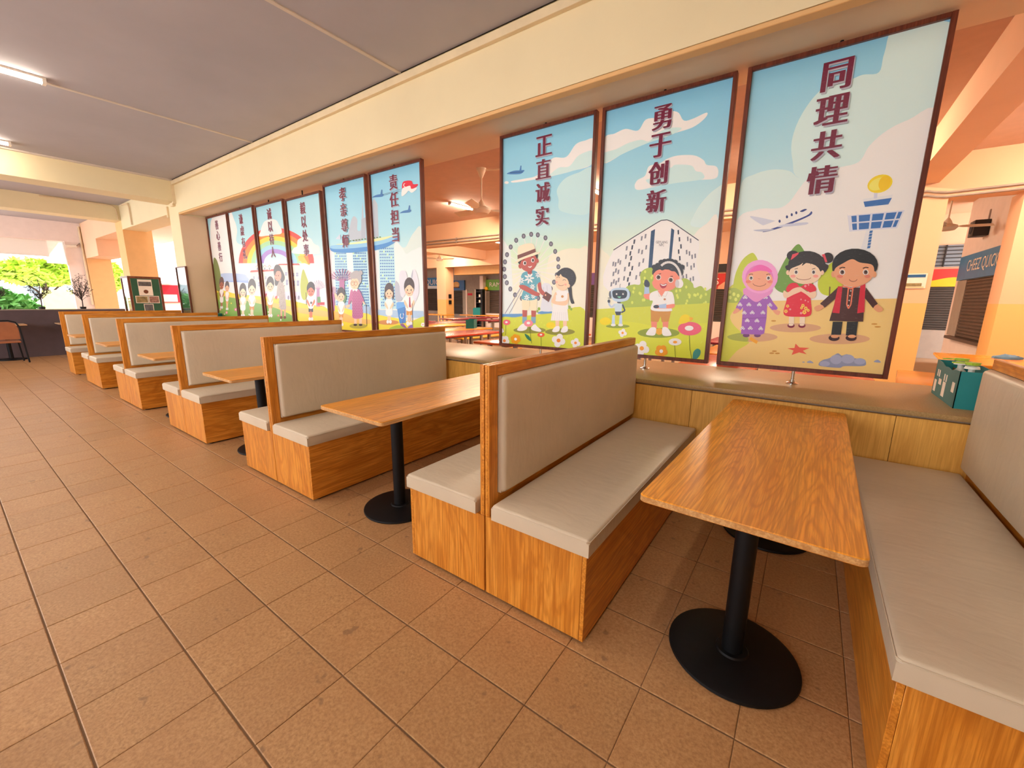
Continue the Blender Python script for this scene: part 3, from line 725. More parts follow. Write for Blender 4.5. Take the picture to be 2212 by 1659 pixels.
# ---------------------------------------------------------------- furniture by the dark low wall
ch = thing('bistro_chair', 'brown wooden chair with a dark metal frame beside the low wall', 'chair', (-13.0, -.62, 0))
bm = bmesh.new(); P = [(0, -.28, .50)]+[(0, -.28, .72)]+[(0, -.24, .82), (0, -.16, .85), (0, .16, .85), (0, .24, .82), (0, .28, .72), (0, .28, .50)]
A = [bm.verts.new((.0, y, z)) for x, y, z in P]; B = [bm.verts.new((-.02, y, z)) for x, y, z in P]
bm.faces.new(A); bm.faces.new(B[::-1])
for k in range(8): bm.faces.new((A[k], B[k], B[(k+1) % 8], A[(k+1) % 8]))
bm_obj('backrest', bm, 'chair_wood', ch)
tube('back_frame', [(.0, -.3, .02), (0, -.3, .74), (0, -.26, .84), (0, -.17, .875), (0, .17, .875), (0, .26, .84), (0, .3, .74), (.02, .33, .02)], .014, 'black_metal', ch)
box('seat', -.45, .02, -.28, .28, .43, .46, 'chair_wood', ch, .008)
for y in (-.27, .27): tube('leg', [(-.42, y, .43), (-.46, y*1.1, .012)], .013, 'black_metal', ch)
for y, nm in ((-.45, 'behind the brown chair'), (.62, 'partly hidden by the end bench')):
    ta = thing('cafe_table', 'small pale wooden cafe table on a dark base, ' + nm, 'table', (-14.0, y, 0), 0, 'cafe tables along the low wall')
    box('tabletop', -.3, .3, -.3, .3, .735, .76, 'wood_pale', ta, .005)
    cyl('pedestal', (0, 0, .02), (0, 0, .735), .035, 'black_metal', ta, n=14)
    lathe('foot_plate', [(0, 0), (.24, 0), (.23, .02), (.03, .03), (0, .03)], 'black_metal', ta, 24)

# display cases
def case(loc, dx, dy, h, label, front):
    t = thing('display_case', label, 'display case', loc)
    p = min(.045, dy/2)
    for x in (0, dx-p):
        for y in (0, dy-p): box('post', x, x+p, y, y+p, 0, h, 'case_wood', t)
    for z in (0, h-p):
        for y in (0, dy-p): box('rail', p, dx-p, y, y+p, z, z+p, 'case_wood', t)
        for x in (0, dx-p): box('rail', x, x+p, p, dy-p, z, z+p, 'case_wood', t)
    box('glass_pane', p, dx-p, .012, .018, p, h-p, 'case_glass', t)
    return t
c1 = case((-13.6, 1.46, .95), .6, .62, .89, 'brown display case with posters in front of the yellow column', 'x')
for lx in (.01, .56):
    for ly in (.01, .57): box('leg', lx, lx+.04, ly, ly+.04, -.95, 0, 'case_wood', c1)
box('poster_board', .585, .598, .05, .57, .05, .84, 'green_felt', c1)
for y0, y1, z0, z1, m, nm in ((.17, .43, .45, .82, 'paper', 'notice_sheet'), (.09, .32, .27, .44, 'photo_a', 'photo'), (.33, .53, .27, .44, 'photo_b', 'photo'), (.22, .40, .07, .25, 'photo_c', 'photo')):
    pp = box(nm, .598, .601, y0, y1, z0, z1, 'paper', c1); box('print', .601, .6025, y0+.012, y1-.012, z0+.012 if m != 'paper' else z0+.22, z1-.012 if m != 'paper' else z1-.05, m if m != 'paper' else 'photo_c', pp)
lathe('badge', [(0, .002), (.045, .002), (.04, .004), (0, .004)], 'patty', c1, 16, loc=(.601, .30, .54)).rotation_euler = (0, math.pi/2, 0)
c2 = case((-10.88, 1.79, .95), .56, .038, 1.03, 'brown glazed display case mounted on the cream pier', 'y')
box('case_back', .045, .515, .03, .036, .045, .985, 'green_felt', c2)

# twig trees on the low wall
def twig(loc, h, spread, seed, label):
    rnd = random.Random(seed); t = thing('potted_twig_tree', label, 'plant', loc, 0, 'twig trees on the low wall')
    lathe('pot', [(0, 0), (.05, 0), (.06, .05), (.05, .055), (0, .05)], 'black_plastic', t, 14)
    tube('trunk', [(0, 0, .04), (.0, .01, h*.25), (0, 0, h*.4)], [.012, .010, .008], 'twig', t, 6)
    bm = bmesh.new(); lv = bmesh.new()
    def leaf(p):
        a = Vector((rnd.uniform(-1, 1), rnd.uniform(-1, 1), rnd.uniform(-.3, 1))).normalized(); b = a.orthogonal().normalized()
        q = p+a*.04; m_ = p+a*.02
        lv.faces.new([lv.verts.new(x) for x in (p, m_+b*.010, q, m_-b*.010)])
    for k in range(34):
        d = Vector((rnd.gauss(0, 1), rnd.gauss(0, 1), rnd.gauss(0, 1))).normalized()*(.55+.45*rnd.random())
        tip = Vector((d.x*.24, d.y*spread*.3, h*.66+d.z*h*.33))
        st = Vector((0, 0, h*rnd.uniform(.22, .42)))
        mid = st.lerp(tip, .55)+Vector((rnd.uniform(-.03, .03), rnd.uniform(-.03, .03), rnd.uniform(-.04, .02)))
        bm_tube(bm, [st, mid, tip], [.0045, .0035, .002], 4)
        for j in range(9): leaf(mid.lerp(tip, rnd.random())+Vector((rnd.uniform(-.02, .02), rnd.uniform(-.025, .025), rnd.uniform(-.02, .02))))
    bm_obj('branches', bm, 'twig', t); bm_obj('leaves', lv, 'leaf_twig', t)['kind'] = 'stuff'
    return t
for k, (y, h) in enumerate(((.19, .78), (.86, .84), (-.46, .72))):
    twig((-14.42, y, 1.065), h, .95, 11+k, ['slender bare twig tree on the low wall before the green bush', 'slender bare twig tree on the low wall nearest the yellow column', 'slender bare twig tree on the low wall above the brown chair'][k])

# ---------------------------------------------------------------- outdoors
struct(box('ground_paving', -70, -20, -30, 40, -.3, -.12, 'paving'))
def foliage(name, c, rad, n, mat, parent, seed, size=.22):
    rnd = random.Random(seed); V, F = [], []
    for k in range(n):
        d = Vector((rnd.gauss(0, 1), rnd.gauss(0, 1), rnd.gauss(0, 1))).normalized()*(rnd.random()**.4)
        p = Vector((c[0]+d.x*rad[0], c[1]+d.y*rad[1], c[2]+d.z*rad[2]))
        a = Vector((rnd.gauss(0, 1), rnd.gauss(0, 1), rnd.gauss(0, .6))).normalized(); b = a.orthogonal().normalized()
        i = len(V); s_ = size*rnd.uniform(.6, 1.3); V += [p-a*s_, p+b*s_*.45, p+a*s_, p-b*s_*.45]; F.append((i, i+1, i+2, i+3))
    o = mesh(name, V, F, mat, parent); o['kind'] = 'stuff'; return o
def tree(loc, h, rad, mat, seed, label, n=2600, size=.22):
    t = thing('garden_tree', label, 'tree', loc)
    tube('trunk', [(0, 0, 0), (.1, .05, h*.4), (.0, 0, h*.8)], [.14, .11, .05], 'bark', t, 8)
    for k in range(4):
        a = k*1.6; tube('branch', [(0, 0, h*.45), (math.cos(a)*rad[0]*.3, math.sin(a)*rad[1]*.3, h*.6), (math.cos(a)*rad[0]*.6, math.sin(a)*rad[1]*.6, h*.75)], [.06, .04, .02], 'bark', t, 6)
    foliage('foliage', (0, 0, h*.8), rad, n, mat, t, seed, size); return t
tree((-30, 2.05, -.12), 3.2, (1.5, 1.5, .6), 'leaf_lime', 3, 'lime green garden tree outside the far opening')
tree((-34, 4.9, -.12), 3.3, (1.2, 1.0, .9), 'leaf_lime', 4, 'lime green garden tree seen beyond the yellow column')
def bush(loc, rad, mat, seed, label):
    t = thing('garden_bush', label, 'bush', loc); foliage('foliage', (0, 0, rad[2]*.9), rad, 1800, mat, t, seed, .16)
    tube('stem', [(0, 0, 0), (0, 0, rad[2])], .05, 'bark', t, 6); return t
bush((-24, .1, -.12), (.9, 1.15, .95), 'leaf_green', 5, 'rounded green bush outside behind the twig trees')
bush((-25, -2.2, -.12), (1.0, 1.4, .9), 'leaf_green', 6, 'low green bush at the edge of the far opening')
bush((-22, 4.1, -.12), (.5, .5, 1.0), 'leaf_green', 8, 'slim green bush outside beside the display case')
hb = thing('apartment_building', 'white building with grey windows beyond the trees', 'building', (-46, 3, -.12))
box('wall', -6, 0, -16, 16, 0, 12, 'building_white', hb)
for z in (1.2, 4.3, 7.5):
    for k in range(-6, 7):
        f = box('window', 0, .06, k*2.3-.75, k*2.3+.75, z, z+1.5, 'building_white', hb); box('pane', .06, .08, k*2.3-.65, k*2.3+.65, z+.1, z+1.4, 'building_window', f)
        box('sill', 0, .18, k*2.3-.85, k*2.3+.85, z-.1, z, 'building_white', hb)
fe = thing('netting_fence', 'pale yellow netting fence panel with a thin post outside', 'fence', (-27, 2.35, -.12))
box('net', -.02, .02, -.75, .95, .2, 1.75, 'net_yellow', fe); cyl('post', (0, -.78, 0), (0, -.78, 1.9), .03, 'pipe_grey', fe, n=8); cyl('post', (0, .98, 0), (0, .98, 1.9), .03, 'pipe_grey', fe, n=8)
bn = thing('red_banner', 'red and white banner hung outside beside the pier', 'banner', (-17, 3.1, 0))
box('cloth', 0, .02, 0, .75, 1.2, 1.75, 'banner_red', bn); box('white_patch', .02, .025, .02, .38, 1.22, 1.45, 'label_white', bn); box('frame', -.03, 0, -.02, .77, 0, 1.8, 'building_white', bn)
bw = struct(box('wall_outside', -17.4, -17.1, 2.7, 4.6, 0, 1.15, 'pink_paint'))

# ---------------------------------------------------------------- painted screen panels
YP = 2.29
PRINT_GAIN = (1.18, 1.22, 1.36)
class K:
    """a patch of the photograph at some zoom: its points become directions, met with the plane of the panels"""
    def __init__(s, x0, y0, z): s.x0, s.y0, s.z = x0, y0, z
    def __call__(s, x, y): p = on_y(s.x0+x/s.z, s.y0+y/s.z, YP); return (p.x, p.z)
K8a = K(1540, 60, 2.1278); K8 = K(1550, 490, 4.8795); K4 = K(1060, 220, 2.9625); K6 = K(1060, 480, 5.7208)
K7 = K(1280, 460, 4.88); K5a = K(690, 320, 3.77); K5 = K(690, 530, 8.2936); K3a = K(420, 420, 5.185); K3 = K(440, 560, 8.5077)
def smooth(pts, n=5):
    out = []; N = len(pts)
    for i in range(N):
        p0, p1, p2, p3 = pts[i-1], pts[i], pts[(i+1) % N], pts[(i+2) % N]
        for k in range(n):
            t = k/n
            out.append(tuple(.5*((2*p1[j])+(-p0[j]+p2[j])*t+(2*p0[j]-5*p1[j]+4*p2[j]-p3[j])*t*t+(-p0[j]+3*p1[j]-3*p2[j]+p3[j])*t**3) for j in (0, 1)))
    return out
def clip(poly, x0, x1, z0, z1):
    for ax, lim, sg in ((0, x0, 1), (0, x1, -1), (1, z0, 1), (1, z1, -1)):
        out = []
        for i in range(len(poly)):
            a, b = poly[i-1], poly[i]; da, db = sg*(a[ax]-lim), sg*(b[ax]-lim)
            if (da >= 0) != (db >= 0):
                t = da/(da-db); out.append((a[0]+(b[0]-a[0])*t, a[1]+(b[1]-a[1])*t))
            if db >= 0: out.append(b)
        poly = out
        if len(poly) < 3: return []
    return poly
class Art:
    def __init__(s, rect): s.r = rect; s.V = []; s.F = []; s.C = []; s.n = 0
    def raw(s, poly, col):
        poly = clip(poly, *s.r)
        if len(poly) < 3: return
        s.n += 1; y = -.00002*s.n; i = len(s.V)
        s.V += [(x, y, z) for x, z in poly]; s.F.append(tuple(range(i, i+len(poly)))); s.C.append([lin(col) if isinstance(col, str) else col]*len(poly))
    def grad(s, stops):
        x0, x1, z0, z1 = s.r; H = z1-z0
        for (a, ca), (b, cb) in zip(stops, stops[1:]):
            i = len(s.V); s.V += [(x0, 0, z1-a*H), (x1, 0, z1-a*H), (x1, 0, z1-b*H), (x0, 0, z1-b*H)]
            s.F.append((i, i+1, i+2, i+3)); s.C.append([lin(ca), lin(ca), lin(cb), lin(cb)])
    def P(s, k, pts, col, sm=False): s.raw([k(*p) for p in (smooth(pts) if sm else pts)], col)
    def S(s, k, pts, col): s.P(k, pts, col, True)
    def E(s, k, x, y, rx, ry, col, rot=0, n=22):
        c, d = math.cos(math.radians(rot)), math.sin(math.radians(rot))
        s.P(k, [(x+rx*math.cos(2*math.pi*i/n)*c-ry*math.sin(2*math.pi*i/n)*d, y+rx*math.cos(2*math.pi*i/n)*d+ry*math.sin(2*math.pi*i/n)*c) for i in range(n)], col)
    def L(s, k, pts, w, col):
        for (x0, y0), (x1, y1) in zip(pts, pts[1:]):
            dx, dy = x1-x0, y1-y0; l = math.hypot(dx, dy) or 1; nx, ny = -dy/l*w/2, dx/l*w/2
            s.P(k, [(x0+nx, y0+ny), (x1+nx, y1+ny), (x1-nx, y1-ny), (x0-nx, y0-ny)], col)
    def arc(s, k, x, y, rx, ry, a0, a1, w, col, n=10):
        s.L(k, [(x+rx*math.cos(math.radians(a0+(a1-a0)*i/n)), y+ry*math.sin(math.radians(a0+(a1-a0)*i/n))) for i in range(n+1)], w, col)
    def flower(s, k, x, y, r, pet, mid, n=5, sx=1):
        for i in range(n): s.E(k, x+.55*r*math.cos(6.283*i/n+.3)*sx, y+.55*r*math.sin(6.283*i/n+.3), r*.5*sx, r*.5, pet, n=12)
        s.E(k, x, y, r*.5*sx, r*.5, pet, n=10); s.E(k, x, y, r*.3*sx, r*.3, mid, n=10)
    def glyph(s, ch, cx, cz, h, w):
        V, F, asp = GLY[ch]
        # horizontal overlays turn the even strokes into a song-style face: heavy uprights, light bars
        # the glyphs only span their ink: keep every character on the same em by its own aspect
        def put(dx, dz, col):
            s.n += 1; y = -.00002*s.n; i = len(s.V)
            s.V += [(cx+x*h*w+dx, y, cz+z*h+dz) for x, z in V]; s.F += [tuple(i+q for q in f) for f in F]; s.C += [[lin(col)]*len(f) for f in F]
        for dx in (-.005, .0015, .008): put(dx+.006, -.011, '#a9a6ad')
        for dx in (-.008, -.004, 0, .004, .008): put(dx, 0, '#6e1f38')
    def build(s, parent, mat='print'):
        me = bpy.data.meshes.new('printed_picture'); me.from_pydata(s.V, [], s.F); me.update()
        at = me.color_attributes.new('Col', 'FLOAT_COLOR', 'CORNER'); buf = []
        for c in s.C:
            for q in c: buf += [min(.96, q[j]*PRINT_GAIN[j]) for j in range(3)]+[1.0]
        at.data.foreach_set('color', buf); me.materials.append(MATS[mat])
        o = bpy.data.objects.new('printed_picture', me); return link(o, parent)
GLY = {}
TXT = ['善心善行', '谦虚有礼', '诚以待人', '毅以处事', '孝亲尊师', '责任担当', '正直诚实', '勇于创新', '同理共情']
for w_ in TXT:
    for ch in w_:
        if ch not in GLY: GLY[ch] = text_geo(ch)
PL = [-10.383, -9.342, -8.199, -7.124, -6.007, -4.923, -2.760, -1.659, -.572]
PR = [-9.376, -8.274, -7.198, -6.089, -4.995, -3.917, -1.711, -.636, .460]
DZ = [0, 0, -.028, -.055, 0, 0, 0, 0, 0]
PLAB = ['tall framed panel with two children and a dark green tree, against the pier', 'tall framed panel with two standing pupils before a blue-roofed hall',
        'tall framed panel with a teacher and boy under the top of a rainbow', 'tall framed panel with a boy in sports vest and the end of a rainbow',
        'tall framed panel with a grey-haired grandmother and a waving boy', 'tall framed panel with a flag, two jets and children by a blue bin',
        'tall framed panel with a boy in a straw hat and a giant wheel', 'tall framed panel with a boy in headphones, a robot and a white block',
        'tall framed panel with three children in festive dress and a control tower']

def kid_face(A, k, x, y, r, skin, ey=.05, dx=.42, eye='#3a3030', blush='#e88a78', mouth=True, sq=1.0):
    A.E(k, x-dx*r*sq, y+ey*r, r*.10*sq, r*.13, '#ffffff'); A.E(k, x+dx*r*sq, y+ey*r, r*.10*sq, r*.13, '#ffffff')
    A.E(k, x-dx*r*sq, y+ey*r, r*.075*sq, r*.10, eye); A.E(k, x+dx*r*sq, y+ey*r, r*.075*sq, r*.10, eye)
    A.E(k, x-.62*r*sq, y+.32*r, r*.14*sq, r*.09, blush); A.E(k, x+.62*r*sq, y+.32*r, r*.14*sq, r*.09, blush)
    if mouth: A.arc(k, x, y+.32*r, r*.28*sq, r*.22, 15, 165, r*.05, '#8a3a30')

SKY = [(0, '#8ecbe9'), (.3, '#a9d9ea'), (.52, '#cfe7dd'), (.68, '#e6ecdc'), (1, '#eef0e4')]
def art8(A):
    A.grad([(0, '#86c5e8'), (.25, '#a8d6ea'), (.5, '#cfe5ea'), (.62, '#e3ebea'), (1, '#eef0ea')])
    A.S(K8a, [(850, -10), (790, 110), (765, 200), (690, 212), (630, 235), (540, 250), (460, 320), (395, 420), (362, 520), (366, 610), (400, 690), (620, 690), (800, 560), (1010, 450), (1120, 0)], '#cde5e6')
    A.S(K8a, [(130, 715), (190, 672), (270, 650), (350, 656), (400, 690), (520, 700), (500, 820), (300, 850), (120, 880)], '#cfe6ec')
    A.S(K8a, [(100, 905), (200, 835), (300, 828), (350, 800), (395, 740), (440, 692), (560, 645), (670, 615), (720, 540), (800, 470), (900, 420), (1030, 385), (960, 800), (860, 1270), (60, 1260)], '#e8ecec')
    A.P(K8, [(580, 780), (1900, 755), (1800, 1640), (0, 1640), (0, 1400), (100, 900)], '#ffc67a')
    A.S(K8, [(300, 620), (120, 640), (60, 1000), (-10, 1450), (70, 1450), (200, 1310), (335, 1205), (190, 1060), (140, 990), (140, 920), (260, 780)], '#cfce46')
    # trees, bush
    A.S(K8, [(345, 278), (395, 295), (450, 420), (500, 620), (420, 760), (250, 770), (165, 690), (180, 520), (250, 360)], '#bdc93c')
    A.S(K8, [(840, 183), (890, 215), (950, 340), (1010, 560), (960, 680), (720, 700), (610, 650), (610, 560), (680, 400), (760, 270)], '#6f9a40')
    A.S(K8, [(1235, 365), (1300, 440), (1330, 620), (1230, 720), (1110, 710), (1058, 630), (1075, 520), (1150, 420)], '#bfcb38')
    A.L(K8, [(1180, 720), (1185, 630)], 14, '#6f5a2c')
    A.S(K8, [(95, 740), (110, 660), (190, 645), (260, 700), (250, 790), (100, 795)], '#a7b84a')
    for x, y in ((125, 685), (170, 710), (130, 745), (190, 765), (215, 725)): A.E(K8, x, y, 16, 20, '#d6de6a')
    # control tower
    A.P(K8a, [(705, 930), (762, 925), (755, 1060), (668, 1060)], '#dfe0e4'); A.P(K8a, [(738, 926), (762, 925), (755, 1060), (720, 1060)], '#eceaea')
    for i in range(6): A.P(K8a, [(722-i*2, 932+i*14), (736-i*2, 930+i*14), (733-i*2, 942+i*14), (719-i*2, 944+i*14)], '#3f6fa6')
    A.P(K8a, [(617, 850), (888, 825), (848, 920), (628, 936)], '#d5d7de'); A.P(K8a, [(617, 850), (888, 825), (884, 836), (620, 862)], '#eceaea')
    for r0, r1 in ((.12, .48), (.56, .92)):
        for c0, c1 in ((.07, .16), (.2, .4), (.44, .64), (.68, .86), (.89, .96)):
            def q(c, r): return (617+(628-617)*r+((888+(848-888)*r)-(617+(628-617)*r))*c, 856+(936-856)*r+((832+(920-832)*r)-(856+80*r))*c)
            A.P(K8a, [q(c0, r0), q(c1, r0), q(c1, r1), q(c0, r1)], '#3f70ab')
    A.P(K8a, [(690, 785), (830, 765), (803, 815), (697, 826)], '#dfe0e6'); A.P(K8a, [(693, 798), (824, 780), (808, 810), (700, 822)], '#3f70ab')
    A.P(K8a, [(742, 750), (758, 750), (756, 782), (740, 784)], '#cfd0d6')
    A.E(K8a, 769, 715, 60, 40, '#f6cf35', -20); A.E(K8a, 762, 716, 46, 26, '#fadf6a', -25); A.E(K8a, 790, 712, 26, 36, '#efc22c', 25)
    # airliner
    A.S(K8a, [(170, 868), (200, 868), (280, 885), (310, 888), (270, 912), (225, 905)], '#c9ccd2')
    A.S(K8a, [(185, 890), (215, 910), (290, 885), (370, 852), (425, 832), (456, 838), (440, 862), (350, 898), (240, 935), (200, 935)], '#f4f5f6')
    A.S(K8a, [(230, 936), (330, 902), (430, 862), (452, 842), (446, 862), (340, 908), (260, 933)], '#3a4a86')
    A.S(K8a, [(330, 902), (430, 893), (420, 905), (300, 915)], '#c4c8d0')
    for x, y in ((306, 888), (340, 868), (362, 858), (383, 849)): A.E(K8a, x, y, 5, 7, '#2d3e74')
    A.S(K8a, [(400, 842), (420, 832), (432, 834), (412, 845)], '#2d3e74'); A.S(K8a, [(185, 930), (232, 936), (280, 925), (230, 925)], '#b5bac4')
    # shadows, pebbles, starfish, rocks
    for x, y, rx, ry in ((370, 1163, 262, 50), (820, 1065, 272, 48), (1288, 1182, 320, 56)): A.E(K8, x, y, rx, ry, '#d3a277')
    A.S(K8, [(108, 1150), (240, 1118), (300, 1130), (320, 1205), (230, 1205), (130, 1185)], '#a3a846')
    for x, y, r in ((590, 992, 26), (570, 1333, 26), (630, 1335, 26), (598, 1312, 26), (1655, 1025, 32), (1690, 1055, 34)): A.E(K8, x, y, r, 8, '#c98c3c')
    A.P(K8, [(735, 1282), (810, 1278), (822, 1232), (862, 1272), (968, 1278), (900, 1308), (940, 1345), (860, 1325), (780, 1352), (800, 1305)], '#e05a43')
    A.P(K8, [(330, 1190), (350, 1160), (425, 1205), (410, 1235)], '#f4a12a')
    A.S(K8, [(1068, 1440), (1110, 1405), (1180, 1385), (1265, 1335), (1310, 1358), (1370, 1345), (1440, 1385), (1540, 1395), (1566, 1430), (1540, 1468), (1340, 1470), (1280, 1488), (1090, 1470)], '#8d92aa')
    for x, y, rx, ry in ((1250, 1400, 62, 50), (1375, 1395, 70, 48), (1500, 1420, 60, 34), (1130, 1445, 55, 28)): A.E(K8, x, y, rx, ry, '#a2a6ba')
    A.S(K8, [(940, 1432), (975, 1412), (1010, 1438)], '#9a9eb4'); A.S(K8, [(1648, 1425), (1690, 1402), (1722, 1432)], '#9a9eb4'); A.E(K8, 905, 1428, 14, 5, '#9a9eb4')
    # girl in a headscarf
    for x in (300, 418): A.E(K8, x, 1145, 36, 20, '#6d3e6e')
    A.P(K8, [(275, 700), (530, 700), (515, 960), (490, 1125), (455, 1138), (245, 1130), (262, 900)], '#9a5cae'); A.L(K8, [(262, 965), (508, 960)], 6, '#7f4696')
    A.S(K8, [(285, 700), (225, 790), (190, 860), (240, 880), (300, 780), (310, 720)], '#9a5cae'); A.S(K8, [(520, 700), (590, 800), (632, 860), (575, 878), (510, 780)], '#9a5cae')
    A.S(K8, [(195, 858), (160, 905), (185, 915), (235, 880)], '#e39b76'); A.S(K8, [(585, 875), (660, 890), (640, 930), (600, 910)], '#e39b76')
    for x, y in ((290, 745), (235, 822), (330, 822), (440, 822), (552, 825), (280, 908), (365, 906), (478, 906), (312, 990), (415, 992), (262, 1070), (345, 1070), (455, 1075), (505, 745)):
        for a, b in ((-14, 3), (12, 4), (0, -12)): A.E(K8, x+a, y+b, 12, 11, '#f4e6f2', n=9); A.E(K8, x+a, y+b, 6, 5, '#9a5cae', n=7)
    A.S(K8, [(300, 640), (560, 640), (560, 705), (480, 755), (400, 792), (310, 730), (270, 700)], '#de90c0')
    A.E(K8, 446, 525, 190, 178, '#e99fca'); A.E(K8, 440, 540, 148, 140, '#dc7fb6'); A.E(K8, 440, 562, 142, 112, '#e9a37f'); A.S(K8, [(335, 478), (390, 420), (450, 398), (530, 425), (572, 475), (450, 462)], '#e565ab')
    for x in (352, 535): A.E(K8, x, 540, 22, 24, '#fbf4ee'); A.E(K8, x, 540, 15, 17, '#6b5a58'); A.E(K8, x+3, 536, 7, 8, '#2a2426'); A.L(K8, [(x-22, 505), (x, 496), (x+20, 500)], 7, '#5a3628')
    for x in (322, 552): A.E(K8, x, 578, 28, 16, '#e3806e')
    A.arc(K8, 440, 590, 70, 36, 10, 170, 5, '#7c3a2c'); A.L(K8, [(425, 545), (450, 548)], 3, '#b5694c')
    # girl in red dress
    for x in (780, 895): A.P(K8, [(x-28, 930), (x+28, 930), (x+24, 1030), (x-30, 1030)], '#f7d3b4'); A.E(K8, x-6, 1042, 38, 24, '#7c2238'); A.E(K8, x-6, 1032, 26, 13, '#f7d3b4')
    A.S(K8, [(745, 700), (850, 680), (960, 700), (985, 800), (980, 930), (850, 948), (700, 925), (725, 780)], '#d8283c')
    A.S(K8, [(720, 660), (760, 600), (830, 592), (870, 630), (930, 600), (1000, 600), (1042, 660), (985, 695), (870, 640), (760, 690)], '#d8283c')
    A.S(K8, [(700, 670), (690, 720), (720, 752), (800, 715), (900, 668), (870, 635), (800, 650), (740, 690)], '#f3c6a2'); A.S(K8, [(1035, 680), (1035, 735), (990, 755), (930, 710), (850, 660), (880, 640), (960, 690)], '#f3c6a2')
    for x, y, r in ((738, 835, 17), (720, 890, 19), (765, 870, 10), (900, 830, 18), (930, 860, 20), (885, 855, 15), (915, 900, 22), (955, 880, 16), (880, 910, 12), (880, 765, 8), (925, 775, 8), (955, 790, 7), (925, 625, 12), (960, 612, 8)):
        A.flower(K8, x, y, r, '#f3c053' if r > 14 else '#f6a3a3', '#d8283c')
    A.E(K8, 795, 303, 66, 54, '#2e2a2b'); A.E(K8, 1163, 326, 58, 56, '#2e2a2b')
    A.E(K8, 942, 405, 200, 152, '#2e2a2b'); A.S(K8, [(742, 400), (742, 470), (770, 480), (830, 410), (1080, 400), (1100, 475), (1140, 470), (1140, 390)], '#2e2a2b')
    for x in (742, 1103): A.E(K8, x, 482, 20, 26, '#f3c6a2')
    A.E(K8, 922, 492, 172, 112, '#f5cba8'); A.S(K8, [(750, 480), (775, 440), (870, 400), (905, 372), (890, 410), (960, 365), (985, 400), (990, 378), (1060, 430), (1090, 470), (1120, 380), (950, 300), (780, 350)], '#2e2a2b')
    A.P(K8, [(770, 350), (788, 290), (858, 268), (850, 288), (800, 330)], '#d84a56'); A.P(K8, [(1098, 292), (1130, 285), (1158, 370), (1135, 372), (1120, 330)], '#d84a56')
    for x in (828, 1012): A.E(K8, x, 478, 20, 24, '#fbf4ee'); A.E(K8, x, 478, 15, 18, '#6b5a58'); A.E(K8, x+3, 474, 7, 8, '#2a2426'); A.L(K8, [(x-16, 446), (x+20, 436)], 6, '#3b2a26')
    for x in (795, 1035): A.E(K8, x, 520, 28, 16, '#f09a88')
    A.arc(K8, 908, 530, 78, 28, 10, 170, 5, '#8a4436')
    # boy in brown tunic
    A.P(K8, [(1215, 1000), (1318, 1000), (1300, 1138), (1198, 1138)], '#262a2c'); A.P(K8, [(1365, 1000), (1482, 1000), (1462, 1148), (1352, 1145)], '#262a2c')
    for x in (1228, 1408): A.E(K8, x, 1172, 58, 32, '#3a2226'); A.E(K8, x+8, 1155, 42, 18, '#dd9c70')
    A.P(K8, [(1260, 640), (1560, 640), (1535, 1000), (1178, 992), (1240, 780)], '#4a2c2a')
    A.P(K8, [(1265, 640), (1080, 810), (1130, 852), (1260, 740)], '#4a2c2a'); A.P(K8, [(1565, 640), (1690, 810), (1640, 858), (1545, 740)], '#4a2c2a')
    A.S(K8, [(1085, 820), (1020, 850), (1050, 890), (1120, 850)], '#dd9c70'); A.S(K8, [(1685, 820), (1745, 870), (1700, 900), (1645, 858)], '#dd9c70')
    A.P(K8, [(1270, 625), (1318, 632), (1285, 912), (1210, 905)], '#c8293c'); A.P(K8, [(1505, 625), (1560, 600), (1548, 900), (1472, 912)], '#c8293c')
    A.L(K8, [(1380, 640), (1362, 820), (1380, 862), (1405, 820), (1428, 650)], 14, '#e27a5a'); A.L(K8, [(1310, 620), (1380, 640), (1405, 655), (1430, 640), (1520, 610)], 14, '#e27a5a')
    for y in (675, 725, 776, 828): A.E(K8, 1405-(y-675)*.17, y, 7, 7, '#f6ead8')
    A.E(K8, 1450, 400, 242, 172, '#272a2c'); A.P(K8, [(1208, 400), (1210, 462), (1250, 475), (1640, 470), (1680, 445), (1691, 390)], '#272a2c')
    for x in (1222, 1652): A.E(K8, x, 500, 24, 34, '#dd9c70')
    A.S(K8, [(1240, 440), (1330, 380), (1420, 340), (1500, 375), (1630, 400), (1650, 480), (1610, 560), (1520, 615), (1400, 632), (1290, 590), (1235, 520)], '#e0a075')
    for x in (1315, 1562): A.E(K8, x, 478, 30, 30, '#fbf4ee'); A.E(K8, x, 478, 21, 23, '#6b4a3c'); A.E(K8, x+3, 474, 10, 11, '#231d1f'); A.L(K8, [(x-30, 438), (x, 426), (x+30, 430)], 11, '#3b211c')
    for x in (1290, 1580): A.E(K8, x, 522, 32, 18, '#d98066')
    A.arc(K8, 1430, 548, 42, 28, 10, 170, 6, '#7c3a2c')

